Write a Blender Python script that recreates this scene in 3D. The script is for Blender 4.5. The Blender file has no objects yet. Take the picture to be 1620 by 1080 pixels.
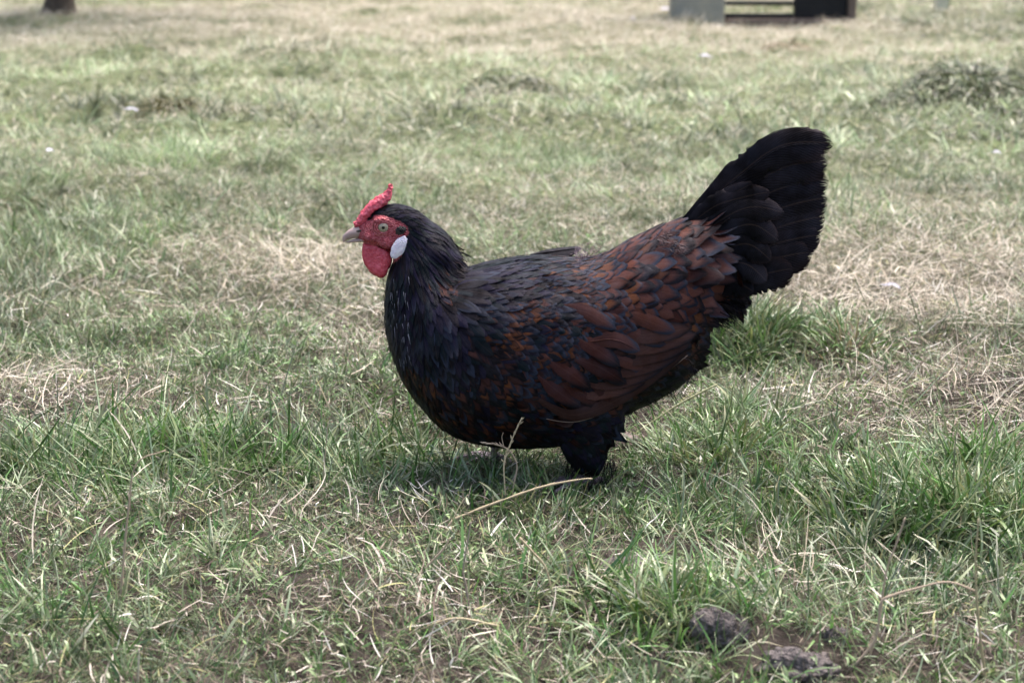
import bpy, bmesh, math, random
import numpy as np
from mathutils import Vector, Matrix
from mathutils.bvhtree import BVHTree

random.seed(7)
rng = np.random.default_rng(11)
scene = bpy.context.scene
COL = scene.collection

# ------------------------------------------------------------------ camera
CAM_D, CAM_H, PITCH, FPX = 1.85, 0.573, math.radians(13.0), 3000.0
cd = bpy.data.cameras.new("camera")
cam = bpy.data.objects.new("camera", cd)
COL.objects.link(cam)
cam.location = (0, -CAM_D, CAM_H)
cam.rotation_euler = (math.radians(90) - PITCH, 0, 0)
cd.sensor_width = 36.0
cd.lens = FPX / 1620.0 * 36.0
cd.clip_start, cd.clip_end = 0.05, 500
cd.dof.use_dof = True
cd.dof.focus_distance = 1.86
cd.dof.aperture_fstop = 10.5
scene.camera = cam

# ------------------------------------------------------------------ world, sun
SUN_EL, SUN_AZ = math.radians(58), math.radians(200)
w = bpy.data.worlds.new("World")
scene.world = w
w.use_nodes = True
nt = w.node_tree
bg = nt.nodes["Background"]
sky = nt.nodes.new("ShaderNodeTexSky")
sky.sky_type = 'NISHITA'
sky.sun_disc = False
sky.sun_elevation = SUN_EL
sky.sun_rotation = math.radians(20)
sky.air_density = 1.0
sky.dust_density = 6.0
sky.ozone_density = 0.6
nt.links.new(sky.outputs[0], bg.inputs[0])
bg.inputs[1].default_value = 0.15
sl = bpy.data.lights.new("sun", 'SUN')
sl.energy = 2.0
sl.angle = math.radians(38)
sl.color = (1.0, 0.955, 0.90)
sun = bpy.data.objects.new("sun", sl)
COL.objects.link(sun)
# light comes from above, behind and a little to the right
sd = Vector((0.34, 0.42, 1.35)).normalized()
sun.rotation_euler = sd.to_track_quat('Z', 'Y').to_euler()
sky.sun_elevation = math.asin(sd.z)
sky.sun_rotation = math.atan2(sd.x, sd.y)
scene.view_settings.view_transform = 'Standard'
scene.view_settings.look = 'None'
scene.view_settings.exposure = 1.34
scene.view_settings.gamma = 1.0
scene.cycles.max_bounces = 6
scene.cycles.diffuse_bounces = 3
scene.cycles.transparent_max_bounces = 8

# ------------------------------------------------------------------ pixel <-> place
CP, SP = math.cos(PITCH), math.sin(PITCH)
def ray(px, py):
    a, b = (px - 810) / FPX, -(py - 540) / FPX
    return np.array([a, CP + b * SP, -SP + b * CP])
def P(px, py, y=0.0):
    """place at depth y that the photo shows at px,py"""
    r = ray(px, py); t = (y + CAM_D) / r[1]
    return np.array([r[0] * t, y, CAM_H + r[2] * t])
def G(px, py, z=0.0):
    r = ray(px, py); t = (z - CAM_H) / r[2]
    return np.array([r[0] * t, -CAM_D + r[1] * t, z])
def toPX(x, z, y=0.0):
    dy, dz = y + CAM_D, z - CAM_H
    depth = dy * CP - dz * SP
    up = dy * SP + dz * CP
    return 810 + FPX * x / depth, 540 - FPX * up / depth
PXM = 1.0 / 1580.0

# ------------------------------------------------------------------ helpers
def link(name, me, mat=None, parent=None):
    o = bpy.data.objects.new(name, me)
    COL.objects.link(o)
    if mat is not None:
        me.materials.clear()
        for m in (mat if isinstance(mat, (list, tuple)) else [mat]):
            me.materials.append(m)
    if parent is not None: o.parent = parent
    return o
def tag(o, label=None, cat=None, group=None, kind=None):
    if label: o["label"] = label
    if cat: o["category"] = cat
    if group: o["group"] = group
    if kind: o["kind"] = kind
    return o
def empty(name, loc):
    o = bpy.data.objects.new(name, None)
    COL.objects.link(o); o.location = loc; o.empty_display_size = .05
    return o
def mesh_np(name, verts, quads=None, tris=None, smooth=True, attrs=None, uv=None):
    """fast mesh from arrays; attrs: {name:(N,4)} per point; uv: (N,2) per point"""
    me = bpy.data.meshes.new(name)
    verts = np.asarray(verts, dtype=np.float32).reshape(-1, 3)
    me.vertices.add(len(verts)); me.vertices.foreach_set("co", verts.ravel())
    parts, sizes = [], []
    if quads is not None and len(quads):
        q = np.asarray(quads, dtype=np.int32).reshape(-1, 4); parts.append(q.ravel()); sizes.append(np.full(len(q), 4, np.int32))
    if tris is not None and len(tris):
        t = np.asarray(tris, dtype=np.int32).reshape(-1, 3); parts.append(t.ravel()); sizes.append(np.full(len(t), 3, np.int32))
    loops = np.concatenate(parts); sizes = np.concatenate(sizes)
    starts = np.concatenate([[0], np.cumsum(sizes)[:-1]]).astype(np.int32)
    me.loops.add(len(loops)); me.loops.foreach_set("vertex_index", loops)
    me.polygons.add(len(sizes)); me.polygons.foreach_set("loop_start", starts)
    me.polygons.foreach_set("loop_total", sizes)
    me.polygons.foreach_set("use_smooth", np.full(len(sizes), smooth, bool))
    if uv is not None:
        l = me.uv_layers.new(name="UVMap")
        l.data.foreach_set("uv", np.asarray(uv, np.float32)[loops].ravel())
    if attrs:
        for k, v in attrs.items():
            a = me.attributes.new(k, 'FLOAT_COLOR', 'POINT')
            a.data.foreach_set("color", np.asarray(v, np.float32).ravel())
    me.update(calc_edges=True)
    me.validate()
    return me
class Acc:
    def __init__(s): s.v=[]; s.q=[]; s.t=[]; s.uv=[]; s.n=0; s.a={}
    def add(s, v, q=None, t=None, uv=None, **attrs):
        v = np.asarray(v, float).reshape(-1, 3)
        s.v.append(v)
        if q is not None: s.q.append(np.asarray(q).reshape(-1, 4) + s.n)
        if t is not None: s.t.append(np.asarray(t).reshape(-1, 3) + s.n)
        if uv is not None: s.uv.append(np.asarray(uv).reshape(-1, 2))
        for k, c in attrs.items():
            c = np.asarray(c, float)
            if c.ndim == 1: c = np.tile(c, (len(v), 1))
            s.a.setdefault(k, []).append(c)
        s.n += len(v)
    def mesh(s, name, smooth=True):
        return mesh_np(name, np.concatenate(s.v), np.concatenate(s.q) if s.q else None,
            np.concatenate(s.t) if s.t else None, smooth,
            {k: np.concatenate(c) for k, c in s.a.items()}, np.concatenate(s.uv) if s.uv else None)
def norm(v):
    v = np.asarray(v, float)
    return v / np.maximum(np.linalg.norm(v, axis=-1, keepdims=True), 1e-9)
def grid_quads(nu, nv, wrap=False):
    """rows nv, columns nu; index = row*nu+col"""
    q = []
    for j in range(nv - 1):
        for i in range(nu if wrap else nu - 1):
            i2 = (i + 1) % nu
            q.append((j*nu+i, j*nu+i2, (j+1)*nu+i2, (j+1)*nu+i))
    return np.array(q)
def loft(acc, centres, ru, rv, U=None, V=None, n=20, cap=True, power=1.0, **attrs):
    """tube of superelliptic rings. U,V: ring axes per station (default from the path)"""
    c = np.asarray(centres, float); m = len(c)
    ru = np.broadcast_to(ru, m); rv = np.broadcast_to(rv, m)
    tan = norm(np.gradient(c, axis=0))
    if V is None:
        V = np.tile([0, 1, 0], (m, 1)).astype(float)
        alt = np.abs((tan * V).sum(1)) > .95
        V[alt] = [1, 0, 0]
    V = np.asarray(V, float); 
    if V.ndim == 1: V = np.tile(V, (m, 1))
    if U is None:
        U = norm(np.cross(V, tan)); V = norm(np.cross(tan, U))
    th = np.linspace(0, 2*np.pi, n, endpoint=False)
    ct, st = np.cos(th), np.sin(th)
    ct = np.sign(ct) * np.abs(ct)**power; st = np.sign(st) * np.abs(st)**power
    v = c[:, None] + U[:, None]*(ru[:, None]*ct[None])[..., None] + V[:, None]*(rv[:, None]*st[None])[..., None]
    v = v.reshape(-1, 3); q = grid_quads(n, m, True); t = None
    if cap:
        v = np.vstack([v, c[0], c[-1]])
        i0, i1 = m*n, m*n+1
        t = [(i0, (i+1) % n, i) for i in range(n)] + [(i1, (m-1)*n+i, (m-1)*n+(i+1) % n) for i in range(n)]
    acc.add(v, q, t, **attrs)
def spline(pts, n):
    """Catmull-Rom resample of any-dimension control rows"""
    p = np.asarray(pts, float)
    p = np.vstack([2*p[0]-p[1], p, 2*p[-1]-p[-2]])
    m = len(p) - 3; out = []
    for s in np.linspace(0, m - 1e-6, n):
        i = int(s); t = s - i; a, b, c, d = p[i:i+4]
        out.append(.5*((2*b) + (c-a)*t + (2*a-5*b+4*c-d)*t*t + (3*b-a-3*c+d)*t**3))
    return np.array(out)
_perm = rng.random((256, 256))
def vnoise(x, y, s=1.0, seed=0):
    x = np.asarray(x)/s + seed*17.3; y = np.asarray(y)/s + seed*9.1
    xi, yi = np.floor(x).astype(int), np.floor(y).astype(int)
    fx, fy = x-xi, y-yi; fx = fx*fx*(3-2*fx); fy = fy*fy*(3-2*fy)
    g = lambda a, b: _perm[a % 256, b % 256]
    return (g(xi,yi)*(1-fx)+g(xi+1,yi)*fx)*(1-fy) + (g(xi,yi+1)*(1-fx)+g(xi+1,yi+1)*fx)*fy
def fbm(x, y, s, seed=0, o=3):
    r, a, t = 0, 1, 0
    for k in range(o):
        r = r + a*vnoise(x, y, s/2**k, seed+k*3); t += a; a *= .5
    return r/t
def sstep(a, b, x):
    t = np.clip((x-a)/(b-a), 0, 1); return t*t*(3-2*t)

# ------------------------------------------------------------------ materials
def mat(name):
    m = bpy.data.materials.new(name); m.use_nodes = True
    n = m.node_tree; n.nodes.clear()
    out = n.nodes.new("ShaderNodeOutputMaterial")
    return m, n, out
def N(n, t, **kw):
    x = n.nodes.new(t)
    for k, v in kw.items():
        if k.startswith("i_"):
            key = k[2:]; x.inputs[int(key) if key.isdigit() else key.replace("_", " ")].default_value = v
        else: setattr(x, k, v)
    return x
def L(n, a, b): n.links.new(a, b)
def math_node(n, op, a, b=None, c=None, clamp=False):
    x = n.nodes.new("ShaderNodeMath"); x.operation = op; x.use_clamp = clamp
    for i, v in enumerate((a, b, c)):
        if v is None: continue
        if isinstance(v, (int, float)): x.inputs[i].default_value = v
        else: L(n, v, x.inputs[i])
    return x.outputs[0]
def mixc(n, f, a, b, mode='MIX'):
    x = n.nodes.new("ShaderNodeMix"); x.data_type = 'RGBA'; x.blend_type = mode
    for s, v in ((0, f), (6, a), (7, b)):
        if isinstance(v, (int, float)): x.inputs[s].default_value = v
        elif isinstance(v, tuple): x.inputs[s].default_value = (*v, 1) if len(v) == 3 else v
        else: L(n, v, x.inputs[s])
    return x.outputs[2]
def noise(n, scale, detail=4, rough=.55, coord=None, out=0):
    x = N(n, "ShaderNodeTexNoise"); x.inputs["Scale"].default_value = scale
    x.inputs["Detail"].default_value = detail; x.inputs["Roughness"].default_value = rough
    if coord is None:
        g = N(n, "ShaderNodeNewGeometry"); coord = g.outputs["Position"]
    L(n, coord, x.inputs["Vector"])
    return x.outputs[out]
def bump(n, h, strength=.5, dist=.001):
    b = N(n, "ShaderNodeBump"); b.inputs["Strength"].default_value = strength
    b.inputs["Distance"].default_value = dist; L(n, h, b.inputs["Height"]); return b.outputs[0]
def ramp(n, f, stops):
    r = N(n, "ShaderNodeValToRGB"); e = r.color_ramp.elements
    while len(e) < len(stops): e.new(.5)
    for k, (p, c) in enumerate(stops): e[k].position = p; e[k].color = (*c, 1)
    L(n, f, r.inputs[0]); return r.outputs[0]

def m_blade(name, transl=.35, rough=.5, spec=.35):
    m, n, out = mat(name)
    a = N(n, "ShaderNodeAttribute", attribute_name="bcol")
    p = N(n, "ShaderNodeBsdfPrincipled"); L(n, a.outputs["Color"], p.inputs["Base Color"])
    p.inputs["Roughness"].default_value = rough; p.inputs["Specular IOR Level"].default_value = spec
    t = N(n, "ShaderNodeBsdfTranslucent"); L(n, a.outputs["Color"], t.inputs["Color"])
    mx = N(n, "ShaderNodeMixShader"); mx.inputs[0].default_value = transl
    L(n, p.outputs[0], mx.inputs[1]); L(n, t.outputs[0], mx.inputs[2]); L(n, mx.outputs[0], out.inputs[0])
    return m
M_GRASS = m_blade("grass_blades", .25, .34, .6)
M_STRAW = m_blade("dry_straw", .2, .6, .3)

def m_feather(name="feather"):
    """uses UV (u across, v along), fcol = main colour, ftip = edge colour, alpha of fcol = where the edge colour starts"""
    m, n, out = mat(name)
    A = N(n, "ShaderNodeAttribute", attribute_name="fcol"); T = N(n, "ShaderNodeAttribute", attribute_name="ftip")
    uv = N(n, "ShaderNodeUVMap"); sp = N(n, "ShaderNodeSeparateXYZ"); L(n, uv.outputs[0], sp.inputs[0])
    u, v = sp.outputs[0], sp.outputs[1]
    c = math_node(n, 'ABSOLUTE', math_node(n, 'SUBTRACT', u, .5))          # 0 shaft .. .5 edge
    c2 = math_node(n, 'MULTIPLY', math_node(n, 'MULTIPLY', c, c), 1.3)
    nz = noise(n, 420, 3)
    b1 = math_node(n, 'SUBTRACT', math_node(n, 'MULTIPLY', v, 34.0), math_node(n, 'MULTIPLY', c, math_node(n, 'ADD', 14.0, math_node(n, 'MULTIPLY', v, 44.0))))
    cx = N(n, "ShaderNodeCombineXYZ"); L(n, b1, cx.inputs[0]); L(n, math_node(n, 'MULTIPLY', T.outputs["Alpha"], 57.0), cx.inputs[1]); L(n, math_node(n, 'GREATER_THAN', u, .5), cx.inputs[2])
    rn = noise(n, 1.0, 2, .6, coord=cx.outputs[0])
    d = math_node(n, 'ADD', math_node(n, 'ADD', v, c2), math_node(n, 'MULTIPLY', math_node(n, 'SUBTRACT', rn, .5), .42))
    e = math_node(n, 'SUBTRACT', d, A.outputs["Alpha"])
    mask = math_node(n, 'MULTIPLY', math_node(n, 'ADD', e, .06), 5.0, clamp=True)
    col = mixc(n, mask, A.outputs["Color"], T.outputs["Color"])
    # barbs: fine slanting lines
    ph = math_node(n, 'ADD', math_node(n, 'MULTIPLY', v, 150.0), math_node(n, 'MULTIPLY', c, -90.0))
    wv = math_node(n, 'SINE', math_node(n, 'ADD', ph, math_node(n, 'MULTIPLY', noise(n, 90, 2), 4.0)))
    nb = noise(n, 900, 2)
    vv = math_node(n, 'ADD', math_node(n, 'MULTIPLY', wv, .13), math_node(n, 'ADD', .30, math_node(n, 'ADD', math_node(n, 'MULTIPLY', nb, .6), math_node(n, 'MULTIPLY', rn, .85))))
    hs = N(n, "ShaderNodeHueSaturation"); L(n, col, hs.inputs["Color"]); L(n, vv, hs.inputs["Value"])
    # pale shaft
    sh = math_node(n, 'LESS_THAN', c, .022)
    col2 = mixc(n, math_node(n, 'MULTIPLY', sh, .035), hs.outputs[0], (.35, .22, .15))
    p = N(n, "ShaderNodeBsdfPrincipled"); L(n, col2, p.inputs["Base Color"])
    r = math_node(n, 'ADD', .34, math_node(n, 'MULTIPLY', nz, .3)); L(n, r, p.inputs["Roughness"])
    sk = math_node(n, 'MULTIPLY', math_node(n, 'SUBTRACT', noise(n, 45, 3), .35), .9, clamp=True)
    L(n, math_node(n, 'ADD', .03, math_node(n, 'MULTIPLY', sk, .62)), p.inputs["Specular IOR Level"])
    # barbs part at the rim of the vane
    e4 = math_node(n, 'POWER', math_node(n, 'MULTIPLY', c, 2.0), 4.0)
    tp = math_node(n, 'MULTIPLY', math_node(n, 'SUBTRACT', v, .74), 3.85, clamp=True)
    q = math_node(n, 'ADD', e4, math_node(n, 'MULTIPLY', tp, tp))
    al = math_node(n, 'LESS_THAN', q, math_node(n, 'ADD', .02, math_node(n, 'MULTIPLY', rn, 1.75)))
    L(n, al, p.inputs["Alpha"])
    tint = mixc(n, math_node(n, 'MULTIPLY', math_node(n,'SUBTRACT', noise(n, 28, 2), .3), 2.2, clamp=True), (.55, .64, 1.0), (1.0, .78, .98))
    L(n, tint, p.inputs["Specular Tint"])
    L(n, bump(n, math_node(n, 'ADD', wv, math_node(n, 'MULTIPLY', rn, 5.0)), .35, .0002), p.inputs["Normal"])
    L(n, p.outputs[0], out.inputs[0])
    return m
M_FEATHER = m_feather()

def m_simple(name, base, rough=.6, spec=.4, var=None, vscale=200, bumps=0, bscale=400, bdist=.0005, sss=0, sheen=0):
    m, n, out = mat(name)
    p = N(n, "ShaderNodeBsdfPrincipled")
    if var is not None:
        f = noise(n, vscale, 4); f = math_node(n, 'MULTIPLY', math_node(n, 'SUBTRACT', f, .3), 2.5, clamp=True)
        L(n, mixc(n, f, base, var), p.inputs["Base Color"])
    else: p.inputs["Base Color"].default_value = (*base, 1)
    p.inputs["Roughness"].default_value = rough; p.inputs["Specular IOR Level"].default_value = spec
    if sss:
        p.inputs["Subsurface Weight"].default_value = sss; p.inputs["Subsurface Radius"].default_value = (.004, .001, .0007)
        p.inputs["Subsurface Scale"].default_value = 1.0
    if bumps: L(n, bump(n, noise(n, bscale, 4), bumps, bdist), p.inputs["Normal"])
    L(n, p.outputs[0], out.inputs[0]); return m

def m_skin(name, c1, c2, vor=1100, strength=.9):
    m, n, out = mat(name)
    p = N(n, "ShaderNodeBsdfPrincipled")
    g = N(n, "ShaderNodeNewGeometry")
    v = N(n, "ShaderNodeTexVoronoi"); v.inputs["Scale"].default_value = vor; L(n, g.outputs["Position"], v.inputs["Vector"])
    f = noise(n, 260, 4); f = math_node(n, 'MULTIPLY', math_node(n, 'SUBTRACT', f, .32), 2.6, clamp=True)
    c = mixc(n, f, c1, c2)
    pale = math_node(n, 'MULTIPLY', math_node(n, 'GREATER_THAN', noise(n, 1500, 1), .64), .35)
    c = mixc(n, pale, c, (.72, .34, .37))
    L(n, c, p.inputs["Base Color"]); p.inputs["Roughness"].default_value = .5
    p.inputs["Subsurface Weight"].default_value = .15; p.inputs["Subsurface Radius"].default_value = (.003, .0008, .0006)
    p.inputs["Subsurface Scale"].default_value = 1.0
    h = math_node(n, 'ADD', v.outputs["Distance"], noise(n, 500, 3))
    L(n, bump(n, h, strength, .0012), p.inputs["Normal"])
    L(n, p.outputs[0], out.inputs[0]); return m
M_COMB = m_skin("red_comb_skin", (.58, .035, .07), (.70, .15, .20), 420, .6)
M_WATTLE = m_skin("red_wattle_skin", (.42, .017, .038), (.60, .09, .12), 420, .35)

def m_body():
    m, n, out = mat("hen_body_skin")
    a = N(n, "ShaderNodeAttribute", attribute_name="reg")   # r = face, g = shank
    s = N(n, "ShaderNodeSeparateColor"); L(n, a.outputs["Color"], s.inputs[0])
    f = math_node(n, 'MULTIPLY', math_node(n, 'SUBTRACT', noise(n, 300, 4), .32), 2.6, clamp=True)
    face = mixc(n, f, (.30, .022, .038), (.50, .12, .14))
    dark = mixc(n, f, (.008, .007, .008), (.02, .014, .012))
    leg = mixc(n, f, (.22, .17, .19), (.30, .22, .23))
    c = mixc(n, s.outputs[0], dark, face); c = mixc(n, s.outputs[1], c, leg)
    p = N(n, "ShaderNodeBsdfPrincipled"); L(n, c, p.inputs["Base Color"]); p.inputs["Roughness"].default_value = .55
    g = N(n, "ShaderNodeNewGeometry")
    v = N(n, "ShaderNodeTexVoronoi"); v.inputs["Scale"].default_value = 620; L(n, g.outputs["Position"], v.inputs["Vector"])
    h = math_node(n, 'ADD', v.outputs["Distance"], math_node(n, 'MULTIPLY', noise(n, 420, 4), 1.6))
    L(n, bump(n, h, 1.0, .0016), p.inputs["Normal"])
    L(n, p.outputs[0], out.inputs[0]); return m
M_BODY = m_body()
M_BEAK = m_simple("horn_beak", (.50, .36, .33), .38, .5, (.30, .20, .18), 160, .3, 600, .0003)
M_LOBE = m_skin("white_earlobe", (.95, .88, .93), (.72, .66, .80), 900, .7)
M_BLACK = m_simple("pupil_black", (.004, .004, .004), .08, .6)
M_IRIS = m_simple("iris", (.40, .34, .25), .12, .6, (.26, .21, .14), 900)
M_LID = m_simple("eyelid", (.34, .05, .06), .45, .4, (.48, .14, .15), 500, .5, 900)
M_EAR = m_simple("ear_tuft", (.012, .011, .012), .5, .5, (.04, .03, .028), 700, 1.0, 1200, .001)
M_WHITEF = m_simple("white_down", (.50, .48, .58), .7, .3, (.62, .60, .68), 100)
M_CLOD = m_simple("clod_soil", (.105, .092, .091), .95, .1, (.21, .185, .182), 220, 1.0, 330, .008)
M_STONE = m_simple("pale_stone", (.22, .18, .175), .9, .15, (.13, .10, .09), 50, .8, 150, .004)

def m_ground():
    m, n, out = mat("ground_soil_and_thatch")
    f = noise(n, 3.0, 5, .6); f2 = noise(n, 38, 5, .65)
    c = ramp(n, f2, [(.3, (.022, .018, .016)), (.5, (.055, .045, .039)), (.72, (.12, .10, .086))])
    c2 = ramp(n, f2, [(.3, (.05, .065, .03)), (.55, (.14, .165, .085)), (.75, (.30, .30, .19))])
    g = N(n, "ShaderNodeNewGeometry"); sp = N(n, "ShaderNodeSeparateXYZ"); L(n, g.outputs["Position"], sp.inputs[0])
    far = math_node(n, 'DIVIDE', math_node(n, 'SUBTRACT', sp.outputs[1], .3), 2.0, clamp=True)
    far = math_node(n, 'MULTIPLY', far, math_node(n, 'ADD', .5, f), clamp=True)
    c3 = mixc(n, far, c, c2)
    c4 = mixc(n, math_node(n, 'MULTIPLY', math_node(n, 'DIVIDE', math_node(n, 'SUBTRACT', sp.outputs[1], 9), 6.0, clamp=True), .7), c3, (.17, .17, .09))
    p = N(n, "ShaderNodeBsdfPrincipled"); L(n, c4, p.inputs["Base Color"]); p.inputs["Roughness"].default_value = .95
    p.inputs["Specular IOR Level"].default_value = .1
    L(n, bump(n, noise(n, 90, 6, .7), 1.0, .008), p.inputs["Normal"])
    L(n, p.outputs[0], out.inputs[0]); return m
M_GROUND = m_ground()

# ------------------------------------------------------------------ ground
MOUNDS = []   # x, y, radius, height
def mound(px, py, r, h):
    g = G(px, py); MOUNDS.append((g[0], g[1], r, h))
for a in [(1530,172,.30,.11),(795,150,.15,.08),(275,190,.09,.05),(1245,75,.10,.04),(520,90,.25,.04),(860,60,.3,.04),
          (1330,560,.10,.02),(1600,640,.10,.035),(1180,540,.09,.015),(40,650,.12,.03),(300,740,.1,.012),(1170,1010,.05,.012),
          (230,105,.2,.04),(1000,130,.25,.03),(480,260,.18,.03),(330,520,.12,.02),(560,640,.1,.02),(1450,800,.14,.025)]:
    mound(*a)
def gz(x, y):
    x = np.asarray(x, float); y = np.asarray(y, float)
    far = np.clip((y+1.0)/4, .25, 1.6)
    z = (fbm(x, y, .9, 5, 2)-.5)*.085*far + (fbm(x, y, .20, 9, 3)-.5)*.060*np.clip(far*1.2, .7, 1.7) + (fbm(x, y, .05, 13, 2)-.5)*.012
    for mx, my, r, h in MOUNDS:
        z = z + h*np.exp(-((x-mx)**2+(y-my)**2)/(r*r))
    flat = np.exp(-((x-.02)**2/.10+(y)**2/.03))
    z = z*(1-flat*.85)
    # the hen's scrape behind her leg
    return np.where(y > 20, z*0.5, z)
def ground():
    xs = np.concatenate([np.linspace(-80, -9, 24), np.linspace(-8.6, -2.2, 50), np.linspace(-2.1, 2.1, 300), np.linspace(2.2, 8.6, 50), np.linspace(9, 80, 24)])
    ys = np.concatenate([np.linspace(-6, -1.3, 24), np.linspace(-1.2, 2.2, 240), np.linspace(2.25, 14, 160), np.linspace(14.5, 160, 40)])
    X, Y = np.meshgrid(xs, ys)
    Z = gz(X, Y)
    v = np.stack([X, Y, Z], -1).reshape(-1, 3)
    o = link("ground", mesh_np("ground", v, grid_quads(len(xs), len(ys))), M_GROUND)
    tag(o, kind="structure")
ground()

# ------------------------------------------------------------------ hen body
hen = empty("hen", (0, 0, 0))
tag(hen, "dark brown and black hen with red comb, white earlobe and upright black tail", "hen")

def R2(px_list, y=0): return np.array([P(a, b, y) for a, b in px_list])
def build_body():
    A = Acc()
    # torso: vertical slices  px, top, bottom, half width (mm)
    T = [(613,462,520,10),(620,452,548,22),(632,448,585,34),(650,445,618,46),(675,438,650,57),(700,432,676,66),(735,424,694,74),(780,415,703,81),
         (830,409,706,84),(880,408,702,85),(920,410,692,83),(960,402,668,80),(1000,380,648,74),(1040,362,628,66),(1072,350,610,60),
         (1094,346,588,52),(1106,346,550,44),(1118,349,516,38),(1135,358,496,30),(1152,370,480,20),(1162,385,465,10)]
    S = spline(T, 60)
    c = np.array([(P(a, (t+b)/2)) for a, t, b, _ in S])
    h = (S[:, 2]-S[:, 1])/2*PXM
    U = np.tile([0, 0, 1.], (len(S), 1)); V = np.tile([0, 1., 0], (len(S), 1))
    loft(A, c, h, S[:, 3]/1000, U, V, n=48, power=.92)
    # head + neck  px,py,r in plane(px), half width(mm)
    H = [(566,368,9,5),(574,368,16,8),(584,367,22,11),(596,366,27,13.5),(610,361,33,15.5),(624,360,36,17),(640,367,38,18.5),(656,384,41,21),
         (666,404,48,26),(672,428,58,33),(678,455,66,42),(690,485,74,52),(706,520,80,60)]
    S = spline(H, 44)
    c = np.array([P(a, b) for a, b, _, _ in S])
    loft(A, c, S[:, 2]*PXM, S[:, 3]/1000, n=40)
    # hackle cape standing off the nape
    S = spline([(646,370,30,17),(666,385,36,21),(688,399,33,25),(706,409,24,25),(723,414,12,16)], 20)
    loft(A, np.array([P(a, b) for a, b, _, _ in S]), S[:, 2]*PXM, S[:, 3]/1000, n=36)
    # brow ridge and cheek
    for sy in (-1, 1):
        for (px, py, rx, ry, rz, yo) in [(606,346,15,4,7,13.5),(592,372,15,5,8,10.5),(614,380,14,5,11,13)]:
            cc = P(px, py); cc[1] = sy*yo/1000
            th = np.linspace(.05, np.pi-.05, 9)
            cs = np.array([[cc[0]-math.cos(t)*rx*PXM, cc[1], cc[2]] for t in th])
            loft(A, cs, np.sin(th)*rz*PXM, np.sin(th)*ry/1000, np.tile([0,0,1.],(9,1)), np.tile([0,1.,0],(9,1)), n=16)
    # thighs, shanks, toes
    def leg(sy, pts, foot, toes):
        S = spline(pts, 26)
        c = np.array([P(a, b, yy) for a, b, _, yy in S])
        loft(A, c, S[:, 2]*PXM, S[:, 2]*PXM*.72, n=28)
        f = foot
        for (dx, dy, ln) in toes:
            d = norm(np.array([dx, dy, 0.]))
            ts = np.linspace(0, 1, 9)
            c = np.array([f + d*ln*t + np.array([0, 0, .006*math.sin(t*math.pi)*.6 - .004*t]) for t in ts])
            loft(A, c, .0046-.0026*ts, .0046-.0026*ts, n=12)
    nf = np.array([.078, -.040, .012])
    leg(-1, [(935,600,60,-.040),(928,640,58,-.044),(925,675,50,-.045),(926,705,38,-.044),(930,728,27,-.043),(932,745,17,-.042),(933,758,8,-.041),(933,778,6.5,-.040)],
        nf, [(-1,-.15,.048),(-.9,-.55,.042),(-.9,.4,.042),(.8,.3,.02)])
    ff = np.array([-.018, .048, .010])
    leg(1, [(850,600,50,.040),(830,640,42,.044),(805,670,28,.046),(792,692,14,.047),(784,706,7,.047),(780,722,6.5,.048),(778,738,6.5,.048)],
        ff, [(-1,.1,.048),(-.9,-.5,.042),(-.8,.6,.042),(.8,-.3,.02)])
    me = A.mesh("body")
    o = link("body", me)
    md = o.modifiers.new("r", 'REMESH'); md.mode = 'VOXEL'; md.voxel_size = .0016; md.use_smooth_shade = True
    sm = o.modifiers.new("s", 'SMOOTH'); sm.iterations = 6; sm.factor = .5
    dg = bpy.context.evaluated_depsgraph_get()
    nm = bpy.data.meshes.new_from_object(o.evaluated_get(dg))
    o.modifiers.clear(); o.data = nm; bpy.data.meshes.remove(me); nm.name = "body"
    nm.materials.clear(); nm.materials.append(M_BODY)
    nv = len(nm.vertices); co = np.empty(nv*3, np.float32); nm.vertices.foreach_get("co", co); co = co.reshape(-1, 3)
    return o, nm, co
body, body_me, bco = build_body()
body.parent = hen
bpx, bpy_ = toPX(bco[:, 0], bco[:, 2], bco[:, 1]*0)
# face region mask from an outline
FACE = [(555,352),(572,349),(586,347),(592,339),(606,337),(620,340),(634,346),(646,353),(648,364),(640,374),(634,384),(640,396),(630,408),(618,418),(606,420),(596,410),(576,400),(556,392)]
def inside(px, py, poly):
    r = np.zeros(np.shape(px), bool); n = len(poly)
    for i in range(n):
        x1, y1 = poly[i]; x2, y2 = poly[(i+1) % n]
        if y1 == y2: continue
        c = ((y1 > py) != (y2 > py)) & (px < (x2-x1)*(py-y1)/(y2-y1)+x1)
        r ^= c
    return r
face = inside(bpx, bpy_, FACE).astype(float)
shank = ((bco[:, 2] < .030) & (np.abs(bco[:, 1]) < .12)).astype(float)
reg = np.stack([face, shank, face*0, face*0+1], 1).astype(np.float32)
at = body_me.attributes.new("reg", 'FLOAT_COLOR', 'POINT'); at.data.foreach_set("color", reg.ravel())
# triangles + BVH
npol = len(body_me.polygons)
body_me.calc_loop_triangles()
nt_ = len(body_me.loop_triangles); tri = np.empty(nt_*3, np.int32); body_me.loop_triangles.foreach_get("vertices", tri); tri = tri.reshape(-1, 3)
nrm = np.empty(len(bco)*3, np.float32); body_me.vertices.foreach_get("normal", nrm); nrm = nrm.reshape(-1, 3)
bvh = BVHTree.FromPolygons([tuple(map(float, c)) for c in bco], [tuple(map(int, t)) for t in tri])

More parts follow.
